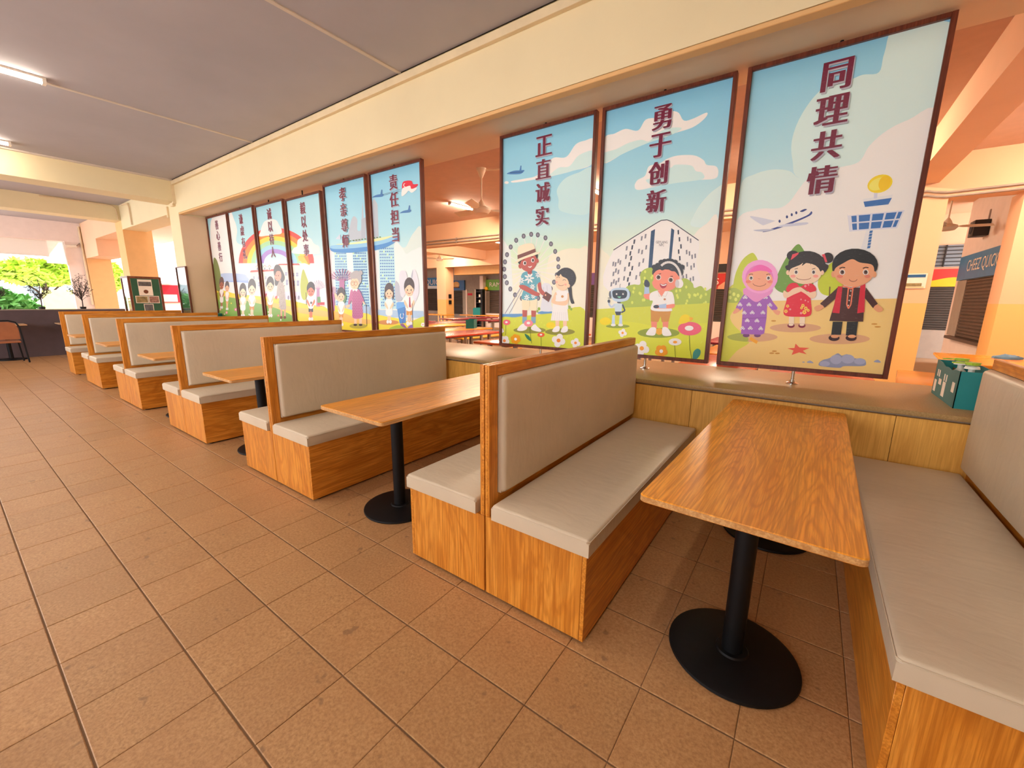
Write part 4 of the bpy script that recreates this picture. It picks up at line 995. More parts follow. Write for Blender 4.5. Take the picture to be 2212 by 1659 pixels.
def windows(A, k, pts, w, h, col, sk=-6):
    for x, y in pts: A.P(k, [(x, y), (x+w, y-4), (x+w+sk, y+h-4), (x+sk, y+h)], col)
def flowers7(A, k): pass
def art7(A):
    A.grad([(0, '#7fc1e6'), (.25, '#9fd2ea'), (.42, '#bfe0e0'), (.55, '#dbe9c9'), (.68, '#ece7cf'), (1, '#f0ead8')])
    for pts, c in (([(725, 230), (790, 200), (860, 170), (940, 180), (990, 110), (1070, 95), (1080, 60), (1190, 60), (1232, 115), (1290, 105), (1380, 65), (1370, 100), (1290, 160), (1150, 205), (1000, 260), (860, 320), (715, 390)], '#f1f1ee'),
                   ([(715, 330), (800, 300), (880, 260), (960, 240), (1010, 250), (1070, 195), (1140, 165), (1220, 165), (1150, 210), (1000, 262), (860, 322), (715, 392)], '#c9e4e8'),
                   ([(918, 540), (935, 500), (985, 470), (1010, 410), (1080, 390), (1130, 360), (1200, 340), (1300, 340), (1360, 370), (1380, 400), (1440, 410), (1455, 450), (1430, 490), (1300, 500), (1100, 530), (950, 562)], '#f1f1ee'),
                   ([(990, 500), (1040, 480), (1080, 430), (1150, 420), (1180, 400), (1280, 405), (1310, 440), (1350, 450), (1355, 492), (1200, 515), (1050, 535)], '#c9e4e8')): A.S(K4, pts, c)
    A.S(K4, [(1500, 540), (1430, 560), (1350, 640), (1300, 720), (1280, 790), (1380, 800), (1480, 760)], '#cfe6e6')
    A.S(K7, [(1320, 60), (1200, 110), (1090, 200), (1030, 330), (1000, 500), (1000, 900), (1300, 900)], '#ece6d4')
    A.S(K7, [(40, 390), (120, 410), (180, 470), (240, 640), (180, 1000), (0, 1000)], '#f1e6c9')
    # apartment block
    A.S(K7, [(215, 395), (450, 250), (680, 100), (750, 78), (810, 85), (960, 190), (1115, 290), (1090, 520), (1060, 800), (160, 820)], '#eceae8')
    A.P(K7, [(215, 392), (440, 245), (690, 95), (740, 80), (800, 80), (850, 105), (1110, 290), (1060, 820), (165, 820)], '#ecebe9')
    A.L(K7, [(215, 390), (440, 245), (680, 98), (720, 76), (780, 70), (830, 88), (930, 160), (1115, 288)], 9, '#333a4a')
    A.P(K7, [(612, 190), (655, 168), (622, 585), (583, 585)], '#33506e'); A.P(K7, [(826, 158), (858, 178), (826, 500), (798, 500)], '#33506e')
    for i, (pp, c) in enumerate((([(430, 280), (408, 340), (388, 404), (396, 455), (376, 520), (408, 560), (385, 620), (362, 680), (374, 735)], '#3b4250'),
        ([(508, 245), (548, 222), (350, 350), (342, 440), (478, 380), (512, 390), (556, 340), (525, 480), (482, 520), (330, 570), (492, 620), (450, 658), (322, 668), (262, 485), (282, 500), (232, 520), (208, 515), (236, 585), (262, 600), (210, 620), (264, 685), (238, 715), (214, 700), (188, 730)], '#7f7f86'))):
        windows(A, K7, pp, 17, 46, c)
    for i, (pp, c) in enumerate((([(892, 180), (904, 255), (920, 330), (896, 385), (908, 455)], '#3b4250'), ([(992, 250), (1022, 270), (980, 390), (1010, 405), (1038, 440), (1070, 430), (986, 520), (1058, 530), (1028, 555), (952, 555), (978, 645), (1050, 670), (945, 660), (1020, 685)], '#7f7f86'))):
        windows(A, K7, pp, 15, 46, c, 2)
    V, F, asp = text_geo('GEYLANG'); V2, F2, a2 = text_geo('NPC')
    for (V_, F_, cx, cy, h, wd) in ((V, F, 726, 306, 26, 122), (V2, F2, 724, 336, 26, 52)):
        A.n += 1; i = len(A.V); wv = max(v[0] for v in V_)-min(v[0] for v in V_)
        for x, z in V_:
            p = K7(cx+x*wd/wv, cy-z*h); A.V.append((p[0], -.00002*A.n, p[1]))
        A.F += [tuple(i+q for q in f) for f in F_]; A.C += [[lin('#4a4f5c')]*len(f) for f in F_]
    # bushes
    A.S(K7, [(500, 640), (560, 585), (640, 580), (700, 640), (700, 990), (300, 1010), (340, 800), (420, 755), (498, 750)], '#a6ba48')
    A.S(K7, [(840, 800), (900, 710), (980, 690), (1050, 740), (1070, 790), (1140, 770), (1195, 820), (1260, 800), (1260, 980), (700, 990), (700, 800)], '#a6ba48')
    rnd = random.Random(2)
    for k in range(90):
        x, y = rnd.uniform(340, 1230), rnd.uniform(610, 960)
        if (y > 780 or (x < 640 and 500 < x) or (880 < x < 1050 and y > 710)): A.E(K7, x, y, 12, 17, '#d3dc5c', n=9)
    A.P(K7, [(20, 1015), (600, 985), (1300, 945), (1300, 1640), (-10, 1640)], '#cbd040'); A.S(K7, [(0, 1180), (400, 1150), (800, 1220), (1300, 1180), (1300, 1640), (0, 1640)], '#d2d63c')
    for k in range(26): x, y = rnd.uniform(20, 1180), rnd.uniform(1040, 1500); A.L(K7, [(x, y), (x+14, y-22)], 6, '#d6df4a')
    # robot
    A.E(K7, 262, 1195, 125, 20, '#8a9a34')
    for x in (215, 292): A.P(K7, [(x-10, 1075), (x+16, 1075), (x+18, 1180), (x-18, 1180)], '#bcd0e4'); A.E(K7, x, 1182, 26, 14, '#e4edf4')
    A.P(K7, [(222, 955), (310, 955), (300, 1060), (235, 1060)], '#c6d8ea'); A.P(K7, [(232, 1040), (300, 1040), (290, 1078), (245, 1078)], '#3c4552')
    A.L(K7, [(228, 965), (195, 995), (170, 965), (168, 930)], 15, '#b7c9dc'); A.L(K7, [(312, 965), (338, 1030), (300, 1050)], 15, '#3f4957'); A.E(K7, 168, 930, 14, 18, '#3f4957')
    A.E(K7, 275, 942, 20, 10, '#3f4957'); A.E(K7, 183, 858, 14, 36, '#5b6573'); A.E(K7, 385, 855, 12, 34, '#5b6573')
    A.S(K7, [(190, 850), (200, 805), (280, 788), (360, 795), (388, 850), (370, 915), (280, 938), (210, 915)], '#b9cfe6'); A.S(K7, [(205, 850), (215, 818), (280, 812), (345, 818), (362, 850), (345, 895), (280, 905), (220, 895)], '#323b48')
    for x in (250, 318): A.E(K7, x, 855, 9, 9, '#e8f4ff')
    A.S(K7, [(258, 882), (296, 882), (280, 896)], '#7fd0a8'); A.L(K7, [(285, 790), (285, 760), (292, 748)], 4, '#3f4957'); A.L(K7, [(158, 897), (195, 897)], 7, '#3f4957')
    # boy with headphones
    A.E(K7, 692, 1265, 222, 52, '#8a9a34'); A.E(K7, 700, 1250, 38, 36, '#e0a52e')
    for x, s in ((645, -1), (765, 1)): A.P(K7, [(x-32, 1130), (x+34, 1130), (x+26, 1230), (x-26, 1230)], '#e88a70')
    A.S(K7, [(560, 1275), (610, 1210), (665, 1215), (655, 1285), (600, 1292)], '#f4efe8'); A.S(K7, [(735, 1210), (785, 1210), (830, 1280), (790, 1298), (735, 1285)], '#f4efe8')
    A.P(K7, [(610, 1015), (830, 1015), (800, 1145), (725, 1150), (715, 1090), (690, 1150), (612, 1145)], '#c98d3f')
    A.S(K7, [(545, 850), (540, 890), (580, 912), (640, 900), (640, 850)], '#e88a70'); A.P(K7, [(545, 775), (590, 770), (598, 850), (540, 855)], '#a9bfd6'); A.S(K7, [(545, 770), (545, 715), (572, 705), (598, 740), (590, 780)], '#3f4450')
    A.S(K7, [(605, 850), (690, 815), (800, 825), (845, 850), (862, 960), (830, 1000), (822, 1035), (620, 1025), (632, 930), (600, 920)], '#f2f0ea')
    A.P(K7, [(680, 815), (760, 825), (725, 885)], '#e88a70'); A.L(K7, [(685, 820), (700, 880), (725, 870)], 4, '#c9c4bc'); A.L(K7, [(790, 830), (770, 880), (730, 870)], 4, '#c9c4bc')
    A.S(K7, [(640, 990), (670, 968), (770, 970), (860, 960), (850, 1000), (770, 1008), (660, 1005)], '#e88a70'); A.P(K7, [(690, 970), (775, 955), (775, 1005), (700, 1005)], '#a9bfd6'); A.E(K7, 668, 988, 30, 18, '#3f4450')
    A.E(K7, 758, 910, 12, 10, '#b06a3a')
    A.E(K7, 790, 620, 165, 100, '#33363c')
    for k in range(9): A.E(K7, 650+k*36, 585-62*math.sin(math.pi*(k+.8)/9.6)-18*(k > 1 and k < 7), 30, 26, '#33363c')
    A.S(K7, [(640, 640), (640, 700), (625, 740), (660, 800), (760, 825), (850, 800), (905, 730), (910, 660), (850, 610), (770, 595), (690, 600)], '#e88a70')
    A.S(K7, [(628, 650), (650, 580), (760, 545), (870, 570), (910, 670), (870, 620), (830, 612), (780, 590), (730, 605), (690, 590)], '#33363c')
    A.arc(K7, 800, 700, 128, 182, 232, 365, 24, '#d9d3c8', 14); A.E(K7, 915, 745, 40, 46, '#f4f0ea'); A.E(K7, 890, 745, 22, 44, '#c9c2bb')
    for x, y in ((692, 678), (822, 706)): A.E(K7, x, y, 27, 29, '#fbf4ee'); A.E(K7, x, y, 21, 23, '#6b4a3c'); A.E(K7, x+3, y-3, 10, 11, '#231d1f')
    A.L(K7, [(695, 645), (720, 638)], 8, '#5a3226'); A.L(K7, [(818, 668), (845, 668)], 8, '#5a3226')
    A.S(K7, [(708, 745), (740, 752), (780, 742), (770, 782), (735, 795), (712, 775)], '#a83242'); A.S(K7, [(712, 748), (742, 757), (776, 748), (770, 762), (735, 768)], '#fbf6f0')
    # flowers
    A.S(K7, [(70, 1140), (110, 1105), (160, 1105), (195, 1140), (160, 1175), (100, 1178)], '#f5d410')
    A.L(K7, [(1018, 1290), (1025, 1440), (1045, 1550)], 5, '#3d5a2a'); A.E(K7, 1022, 1220, 125, 72, '#e25f72'); A.E(K7, 1016, 1215, 46, 27, '#f8efe8')
    A.S(K7, [(905, 1165), (930, 1090), (985, 1070), (1025, 1095), (1020, 1140), (960, 1165)], '#f6cf1c'); A.S(K7, [(1020, 1100), (1058, 1110), (1030, 1140)], '#f0a92a')
    A.S(K7, [(1055, 1550), (1060, 1470), (1100, 1432), (1135, 1450), (1130, 1500), (1090, 1545)], '#3c8a7c')
    A.flower(K7, 314, 1265, 44, '#f6efe6', '#ec9a2c', 4); A.flower(K7, 516, 1428, 78, '#f6efe6', '#ec9a2c', 4); A.flower(K7, 722, 1458, 66, '#f29a1c', '#f8efe2', 5)
    A.L(K7, [(862, 1395), (872, 1530)], 4, '#3d5a2a'); A.E(K7, 868, 1360, 68, 38, '#f6efe6'); A.E(K7, 868, 1362, 22, 14, '#ec9a2c')

def art6(A):
    A.grad([(0, '#86c6e8'), (.28, '#9ed2ea'), (.42, '#b9ddde'), (.55, '#d3e5bf'), (.68, '#ece4c6'), (1, '#f0e8d4')])
    A.S(K4, [(130, 505), (210, 490), (290, 470), (350, 400), (400, 355), (480, 350), (540, 270), (600, 245), (660, 240), (650, 390), (520, 440), (380, 475), (220, 505), (140, 515)], '#f1f1ee')
    A.S(K4, [(380, 470), (430, 420), (500, 410), (560, 340), (655, 310), (650, 392), (520, 440)], '#c9e4e8'); A.E(K4, 97, 515, 14, 9, '#f1f1ee')
    A.S(K4, [(430, 620), (420, 560), (470, 490), (560, 450), (650, 430), (640, 700), (450, 700)], '#bfe0e6')
    A.S(K6, [(110, 270), (200, 290), (240, 400), (260, 1150), (100, 1150)], '#dfe8ec'); A.S(K6, [(700, 480), (820, 370), (950, 325), (1080, 325), (1200, 350), (1150, 1100), (690, 1100)], '#f2e4c6')
    # jet
    A.S(K4, [(98, 458), (140, 440), (185, 436), (212, 436), (190, 458), (140, 462)], '#4a7cae'); A.P(K4, [(180, 436), (186, 406), (193, 406), (192, 438)], '#4a7cae'); A.L(K4, [(120, 452), (200, 446)], 4, '#2f4f7a')
    # giant wheel
    hub = (490, 590)
    rim = [(493, 148), (575, 155), (670, 192), (738, 267), (790, 360), (827, 455), (830, 550), (810, 650), (776, 740), (735, 820), (580, 938), (378, 940), (294, 898), (235, 825), (192, 748), (168, 672), (160, 580), (170, 490), (195, 400), (240, 305), (308, 222), (400, 170)]
    for x, y in rim: A.L(K6, [hub, (x, y)], 7, '#eef0ec')
    for p, q in zip(rim, rim[1:]+rim[:1]): A.L(K6, [p, q], 5, '#e4e8e4')
    for x, y in rim: A.E(K6, x, y, 24, 31, '#57545c'); A.E(K6, x, y, 14, 20, '#8a8790')
    A.L(K6, [(480, 620), (170, 1130)], 9, '#9a979c'); A.L(K6, [(490, 640), (222, 1130)], 6, '#9a979c')
    # water, fountain statue, ground
    A.P(K6, [(100, 1135), (420, 1130), (420, 1200), (100, 1215)], '#5f93c0'); A.S(K6, [(580, 1130), (620, 1100), (760, 1105), (760, 1140)], '#5f93c0')
    A.S(K6, [(610, 1080), (625, 950), (615, 800), (660, 752), (730, 770), (750, 850), (740, 1000), (758, 1090), (680, 1105)], '#d9dade'); A.L(K6, [(650, 800), (650, 960)], 4, '#b5b6be'); A.L(K6, [(690, 780), (700, 1000)], 4, '#b5b6be')
    A.S(K6, [(100, 1210), (300, 1175), (520, 1145), (800, 1120), (1150, 1075), (1150, 1640), (90, 1640)], '#cdd23e')
    rnd = random.Random(4)
    for k in range(26): x, y = rnd.uniform(120, 1100), rnd.uniform(1200, 1480); A.L(K6, [(x, y), (x+12, y-18)], 6, '#d6df4a')
    for x, y, r in ((590, 1070, 16), (570, 1100, 14), (965, 1050, 18), (990, 1075, 14)): A.E(K6, x, y, r, r*1.2, '#8fae3c')
    A.E(K6, 475, 1335, 200, 40, '#8c8a34'); A.E(K6, 850, 1355, 185, 42, '#8c8a34'); A.S(K6, [(680, 1270), (710, 1240), (770, 1240), (795, 1275), (770, 1310), (700, 1305)], '#f3cf18')
    # boy with straw hat
    for x0, x1 in ((385, 445), (495, 555)): A.P(K6, [(x0, 1080), (x1, 1080), (x1-5, 1175), (x0+2, 1175)], '#b5574a'); A.P(K6, [(x0, 1170), (x1-3, 1170), (x1-6, 1250), (x0, 1250)], '#7ea4b4')
    A.S(K6, [(320, 1330), (380, 1260), (440, 1265), (440, 1320), (380, 1345)], '#f2f2ee'); A.S(K6, [(495, 1300), (540, 1262), (570, 1290), (618, 1335), (600, 1355), (510, 1335)], '#f2f2ee')
    A.P(K6, [(378, 950), (570, 950), (562, 1095), (478, 1090), (476, 1040), (462, 1090), (384, 1085)], '#eddcb2'); A.L(K6, [(476, 960), (476, 1040)], 3, '#b59a66')
    A.S(K6, [(355, 770), (380, 640), (450, 605), (540, 600), (590, 650), (608, 740), (560, 780), (560, 945), (380, 950), (400, 820)], '#5fa3ae')
    for x, y, r in ((470, 690, 70), (375, 720, 42), (580, 650, 40), (440, 930, 40), (520, 915, 34), (510, 800, 40)):
        for i in range(7): a = 6.283*i/7; A.E(K6, x+math.cos(a)*r*.5, y+math.sin(a)*r*.6, r*.42, r*.16, '#f1f3ee', math.degrees(math.atan2(math.sin(a), math.cos(a))), 10)
    A.S(K6, [(350, 780), (420, 780), (540, 850), (600, 880), (585, 910), (530, 905), (420, 850), (360, 815)], '#b5574a'); A.S(K6, [(575, 770), (610, 745), (630, 830), (700, 900), (670, 920), (600, 870)], '#b5574a')
    A.P(K6, [(676, 855), (750, 905), (712, 988), (632, 930)], '#6b3f38'); A.E(K6, 672, 900, 10, 12, '#e8a080')
    A.P(K6, [(440, 580), (510, 580), (500, 640), (455, 640)], '#a84e44')
    A.S(K6, [(330, 480), (400, 450), (560, 380), (565, 460), (480, 520), (370, 530)], '#2f2a2c')
    for x, y in ((358, 545), (568, 475)): A.E(K6, x, y, 20, 28, '#b5574a', -15)
    A.S(K6, [(362, 500), (420, 430), (520, 405), (560, 440), (562, 510), (520, 580), (460, 610), (400, 590), (370, 550)], '#b8594c')
    A.S(K6, [(290, 500), (330, 460), (330, 320), (380, 280), (460, 260), (520, 270), (545, 330), (560, 370), (608, 372), (560, 400), (400, 455), (320, 500)], '#ecdcb8'); A.P(K6, [(325, 408), (545, 325), (552, 368), (328, 455)], '#7a4a44')
    for x, y in ((416, 505), (515, 470)): A.E(K6, x, y, 21, 27, '#fbf4ee'); A.E(K6, x+2, y, 14, 19, '#4a302a')
    A.S(K6, [(455, 545), (480, 548), (505, 538), (490, 560), (470, 560)], '#fbf4ee'); A.L(K6, [(385, 470), (415, 462)], 7, '#3b211c'); A.L(K6, [(492, 425), (520, 425)], 7, '#3b211c')
    # girl with plait
    for x in (818, 912): A.P(K6, [(x-24, 1215), (x+26, 1215), (x+22, 1300), (x-20, 1300)], '#f5c49c')
    A.S(K6, [(755, 1345), (795, 1290), (845, 1290), (840, 1345), (790, 1360)], '#f6f3ee'); A.S(K6, [(860, 1350), (895, 1290), (945, 1290), (945, 1345), (900, 1365)], '#f6f3ee')
    A.P(K6, [(765, 1040), (940, 1030), (958, 1220), (738, 1215)], '#f4f1ea')
    for x in range(770, 950, 26): A.L(K6, [(x, 1110), (x-6+(x-850)*.1, 1215)], 3, '#d3d0c8')
    A.S(K6, [(805, 850), (900, 840), (960, 860), (950, 1000), (940, 1080), (770, 1080), (780, 960)], '#f6f3ec'); A.S(K6, [(800, 860), (765, 930), (745, 980), (780, 1010), (900, 1030), (950, 1000), (965, 890), (945, 880), (930, 965), (800, 975), (815, 920)], '#f5c49c')
    A.P(K6, [(800, 900), (925, 890), (920, 965), (800, 975)], '#f6f3ec'); A.E(K6, 882, 918, 16, 16, '#c98a4a')
    A.S(K6, [(950, 800), (990, 790), (1000, 900), (1010, 950), (1028, 1000), (990, 1000), (965, 900)], '#39393f'); A.E(K6, 925, 690, 122, 130, '#39393f')
    A.E(K6, 957, 785, 18, 24, '#f5c49c'); A.S(K6, [(795, 720), (800, 660), (850, 640), (940, 670), (960, 760), (930, 830), (870, 845), (810, 800)], '#f7caa2')
    A.S(K6, [(805, 640), (860, 590), (960, 640), (970, 760), (940, 700), (880, 668), (860, 640), (840, 665)], '#39393f')
    for x, y in ((830, 690), (905, 725)): A.arc(K6, x, y, 18, 16, 190, 350, 5, '#4a342e')
    A.arc(K6, 865, 765, 34, 20, 20, 170, 5, '#9a4a3c'); A.E(K6, 810, 740, 14, 12, '#f3a890'); A.E(K6, 920, 770, 16, 12, '#f3a890')
    # flowers
    for x, y in ((185, 1395), (490, 1400)): pass
    A.L(K6, [(182, 1260), (178, 1395)], 4, '#4d6a2a'); A.E(K6, 192, 1238, 44, 34, '#e2606a'); A.E(K6, 190, 1236, 16, 12, '#f8efe8')
    A.L(K6, [(475, 1290), (500, 1500)], 4, '#4d6a2a'); A.E(K6, 463, 1250, 56, 42, '#e8848c'); A.E(K6, 462, 1246, 22, 16, '#f8efe8'); A.L(K6, [(615, 1415), (618, 1540)], 4, '#4d6a2a'); A.E(K6, 617, 1392, 44, 28, '#e8643c'); A.E(K6, 617, 1390, 16, 11, '#f8efe8')
    A.S(K6, [(415, 1380), (470, 1410), (495, 1470), (445, 1440)], '#2f7a58')
    A.flower(K6, 165, 1465, 62, '#f6efe6', '#ee8a3c', 5); A.flower(K6, 303, 1445, 60, '#f2a01c', '#f8efe2', 6); A.flower(K6, 835, 1462, 82, '#f6efe6', '#ec8a2c', 4); A.flower(K6, 1045, 1492, 58, '#f6efe6', '#ec8a3c', 4); A.flower(K6, 128, 1342, 32, '#f6efe6', '#ee8a3c', 5)

def towers(A):
    """three slab towers carrying a boat-shaped roof, on two neighbouring panels"""
    A.S(K5a, [(235, 735), (245, 620), (270, 555), (302, 580), (302, 660), (322, 672), (335, 640), (345, 440), (348, 735)], '#b3bcc0'); A.P(K5a, [(425, 740), (425, 430), (440, 410), (467, 455), (478, 735)], '#b3bcc0'); A.P(K5a, [(335, 735), (335, 580), (372, 560), (372, 735)], '#aab4ba')
    A.P(K5a, [(115, 845), (215, 850), (230, 1110), (250, 1300), (130, 1300)], '#b7dcec'); A.P(K5a, [(215, 850), (262, 850), (300, 1300), (250, 1300)], '#e6e4e6')
    A.P(K5a, [(262, 850), (378, 840), (410, 1310), (290, 1310)], '#b7dcec'); A.P(K5a, [(430, 838), (475, 830), (492, 1310), (448, 1310)], '#e9e4e2'); A.P(K5a, [(475, 825), (602, 795), (622, 1310), (492, 1310)], '#b7dcec')
    for (xa, xb, ya, yb, xa2, xb2) in ((118, 213, 852, 1290, 134, 246), (266, 376, 850, 1300, 294, 406), (482, 600, 812, 1300, 498, 618)):
        n = 20
        for i in range(n):
            t = i/n; y = ya+(yb-ya)*t; xl = xa+(xa2-xa)*t; xr = xb+(xb2-xb)*t; m = 8
            for j in range(m):
                x = xl+(xr-xl)*(j+.15)/m; w = (xr-xl)/m*.62
                A.P(K5a, [(x, y), (x+w, y-2), (x+w, y+10), (x, y+12)], '#5a86b8' if (i*7+j*5) % 17 else '#cfe39a')
    A.S(K5a, [(92, 800), (180, 790), (330, 775), (480, 750), (600, 722), (640, 715), (620, 760), (500, 820), (300, 848), (150, 850), (92, 835)], '#4d8dc4')
    A.S(K5a, [(92, 795), (180, 785), (330, 770), (480, 742), (600, 715), (640, 712), (560, 765), (400, 800), (200, 820), (100, 818)], '#8fc3e6'); A.S(K5a, [(130, 785), (330, 760), (500, 728), (600, 712), (500, 750), (300, 780)], '#e3e4a4')
    for x in range(250, 510, 24): A.E(K5a, x, 755-(x-250)*.13, 8, 5, '#5a7c4a')
    A.P(K5a, [(128, 740), (165, 700), (172, 745)], '#c9d4da')
def supertree(A, k, x, y, w, h, col, col2):
    A.P(k, [(x-w*.10, y), (x+w*.10, y), (x+w*.13, y+h), (x-w*.13, y+h)], col)
    for i in range(11):
        a = -75+15*i; ex = x+w*.5*math.sin(math.radians(a)); ey = y-h*.42*math.cos(math.radians(a))-h*.05
        A.L(k, [(x+w*.06*math.sin(math.radians(a)), y+h*.05), ((x+ex)/2-w*.03*math.sin(math.radians(a)), (y+ey)/2+h*.08), (ex, ey)], w*.022, col)
        A.L(k, [((x+ex)/2, (y+ey)/2+h*.05), (ex+w*.05*math.sin(math.radians(a+40)), ey-h*.02+h*.1*abs(a)/75)], w*.014, col2)
def pupil(A, k, x, y, r, skin, hair, top, bottom, by, sx=.8, long=False, skirt=False, smile=True):
    """x,y head centre, r head half height, by = feet level"""
    H = by-y; b0, b1 = y+r*.95, y+H*.60
    for s in (-1, 1):
        A.P(k, [(x+s*r*.16*sx-r*.18*sx, b1), (x+s*r*.16*sx+r*.22*sx, b1), (x+s*r*.2*sx+r*.16*sx, by-r*.3), (x+s*r*.2*sx-r*.16*sx, by-r*.3)], skin); A.E(k, x+s*r*.3*sx, by-r*.18, r*.3*sx, r*.24, '#f3efe6')
    if skirt: A.S(k, [(x-r*.4*sx, b0+H*.1), (x+r*.4*sx, b0+H*.1), (x+r*.72*sx, b1+H*.12), (x-r*.72*sx, b1+H*.12)], bottom)
    else: A.P(k, [(x-r*.56*sx, b1-H*.1), (x+r*.56*sx, b1-H*.1), (x+r*.56*sx, b1+H*.13), (x+r*.06, b1+H*.13), (x, b1+H*.04), (x-r*.06, b1+H*.13), (x-r*.56*sx, b1+H*.13)], bottom)
    A.S(k, [(x-r*.5*sx, b0), (x+r*.5*sx, b0), (x+r*.85*sx, b0+H*.12), (x+r*.55*sx, b1), (x-r*.55*sx, b1), (x-r*.85*sx, b0+H*.12)], top)
    for s in (-1, 1): A.S(k, [(x+s*r*.85*sx, b0+H*.10), (x+s*r*.98*sx, b0+H*.2), (x+s*r*.35*sx, b1-H*.05), (x+s*r*.25*sx, b1-H*.1)], skin)
    A.E(k, x, y-r*.15, r*1.02*sx, r*1.02, hair)
    if long:
        for s in (-1, 1): A.E(k, x+s*r*.85*sx, y+r*.45, r*.24*sx, r*.55, hair)
    A.E(k, x, y+r*.2, r*.86*sx, r*.76, skin); A.S(k, [(x-r*.85*sx, y+r*.1), (x-r*.6*sx, y-r*.5), (x, y-r*.6), (x+r*.6*sx, y-r*.5), (x+r*.85*sx, y+r*.1), (x+r*.3*sx, y-r*.25), (x, y-r*.32), (x-r*.35*sx, y-r*.22)], hair)
    for s in (-1, 1): A.E(k, x+s*r*.36*sx, y+r*.25, r*.09*sx, r*.12, '#3a2a26'); A.E(k, x+s*r*.56*sx, y+r*.48, r*.14*sx, r*.10, '#ee9a80')
    A.arc(k, x, y+r*.5, r*.24*sx, r*.18, 15, 165, r*.07, '#a04434', 6)
def skyline_ground(A, k, base, tops):
    pass
def art5(A):
    A.grad([(0, '#86c6e8'), (.35, '#a6d6ea'), (.52, '#c6e2d8'), (.66, '#dfe8d6'), (1, '#e6e8da')])
    A.S(K5a, [(640, 860), (700, 800), (760, 690), (830, 680), (840, 1320), (610, 1320)], '#d4e0d2'); A.S(K5a, [(600, 800), (660, 800), (700, 860), (760, 830), (840, 850), (840, 1340), (600, 1340)], '#e2e6e2')
    towers(A)
    # jets pulling a flag
    for x, y in ((470, 385), (695, 513)):
        A.S(K5a, [(x-45, y+15), (x-10, y-5), (x+45, y-12), (x+38, y+8), (x-15, y+14)], '#4a7cae'); A.P(K5a, [(x+22, y-10), (x+30, y-48), (x+38, y-48), (x+38, y-10)], '#4a7cae')
    A.L(K5a, [(515, 375), (670, 330)], 2.5, '#6c8090'); A.L(K5a, [(515, 382), (668, 345)], 2.5, '#6c8090')
    A.S(K5a, [(674, 278), (705, 264), (745, 266), (760, 292), (798, 292), (780, 318), (745, 330), (735, 308), (705, 312), (670, 330)], '#d8243c'); A.S(K5a, [(670, 330), (705, 312), (735, 306), (745, 330), (790, 320), (775, 345), (745, 362), (722, 346), (700, 370), (666, 390)], '#f3efea')
    A.E(K5a, 690, 300, 11, 15, '#f6efe8'); A.E(K5a, 694, 300, 9, 12, '#d8243c')
    # domes, water, lawn
    A.S(K5, [(1350, 650), (1420, 720), (1480, 960), (1360, 980)], '#b3b7bc'); A.S(K5, [(1430, 490), (1540, 475), (1560, 640), (1520, 900), (1440, 880)], '#d5d3d4'); A.S(K5, [(1630, 580), (1680, 430), (1740, 520), (1780, 780), (1740, 960), (1680, 980)], '#d9d6d6'); A.S(K5, [(1635, 560), (1665, 430), (1660, 560), (1640, 620)], '#aeb2b8')
    A.P(K5, [(1000, 1155), (1850, 1175), (1860, 1300), (1000, 1290)], '#a8c2d4'); A.S(K5, [(1000, 1270), (1200, 1275), (1400, 1310), (1600, 1360), (1900, 1290), (1900, 1560), (1000, 1560)], '#ecd23c'); A.S(K5, [(1720, 1330), (1900, 1280), (1900, 1480), (1640, 1450)], '#cbd040')
    A.E(K5, 1225, 1380, 190, 44, '#cf8a4c'); A.S(K5, [(1240, 1500), (1400, 1430), (1560, 1470), (1500, 1530)], '#a9c03a')
    pupil(A, K5, 1240, 830, 138, '#f6c39a', '#4a3a38', '#f6e9e2', '#f6e6de', 1395, .58, True, True)
    A.P(K5, [(1375, 1090), (1530, 1090), (1540, 1390), (1430, 1400)], '#4a86c0'); A.P(K5, [(1370, 1030), (1400, 1015), (1530, 1015), (1545, 1090), (1370, 1145)], '#6aa8dc'); A.arc(K5, 1472, 1260, 32, 48, -60, 230, 12, '#e6f0f6', 12)
    pupil(A, K5, 1602, 760, 160, '#f6c39a', '#473634', '#f4ecea', '#d68d3c', 1430, .58)
    A.P(K5, [(1602, 930), (1618, 925), (1630, 1100), (1610, 1115), (1598, 1095)], '#a8324a'); A.L(K5, [(1535, 1130), (1480, 1400)], 9, '#5a4aa0'); A.L(K5, [(1655, 1040), (1665, 1480)], 9, '#5a4a5c'); A.S(K5, [(1440, 1410), (1500, 1410), (1550, 1480), (1480, 1460)], '#8a5a88'); A.S(K5, [(1570, 1480), (1640, 1420), (1670, 1480)], '#8a6aa8')
    A.flower(K5, 1848, 1420, 36, '#f6efe6', '#ee8a3c')
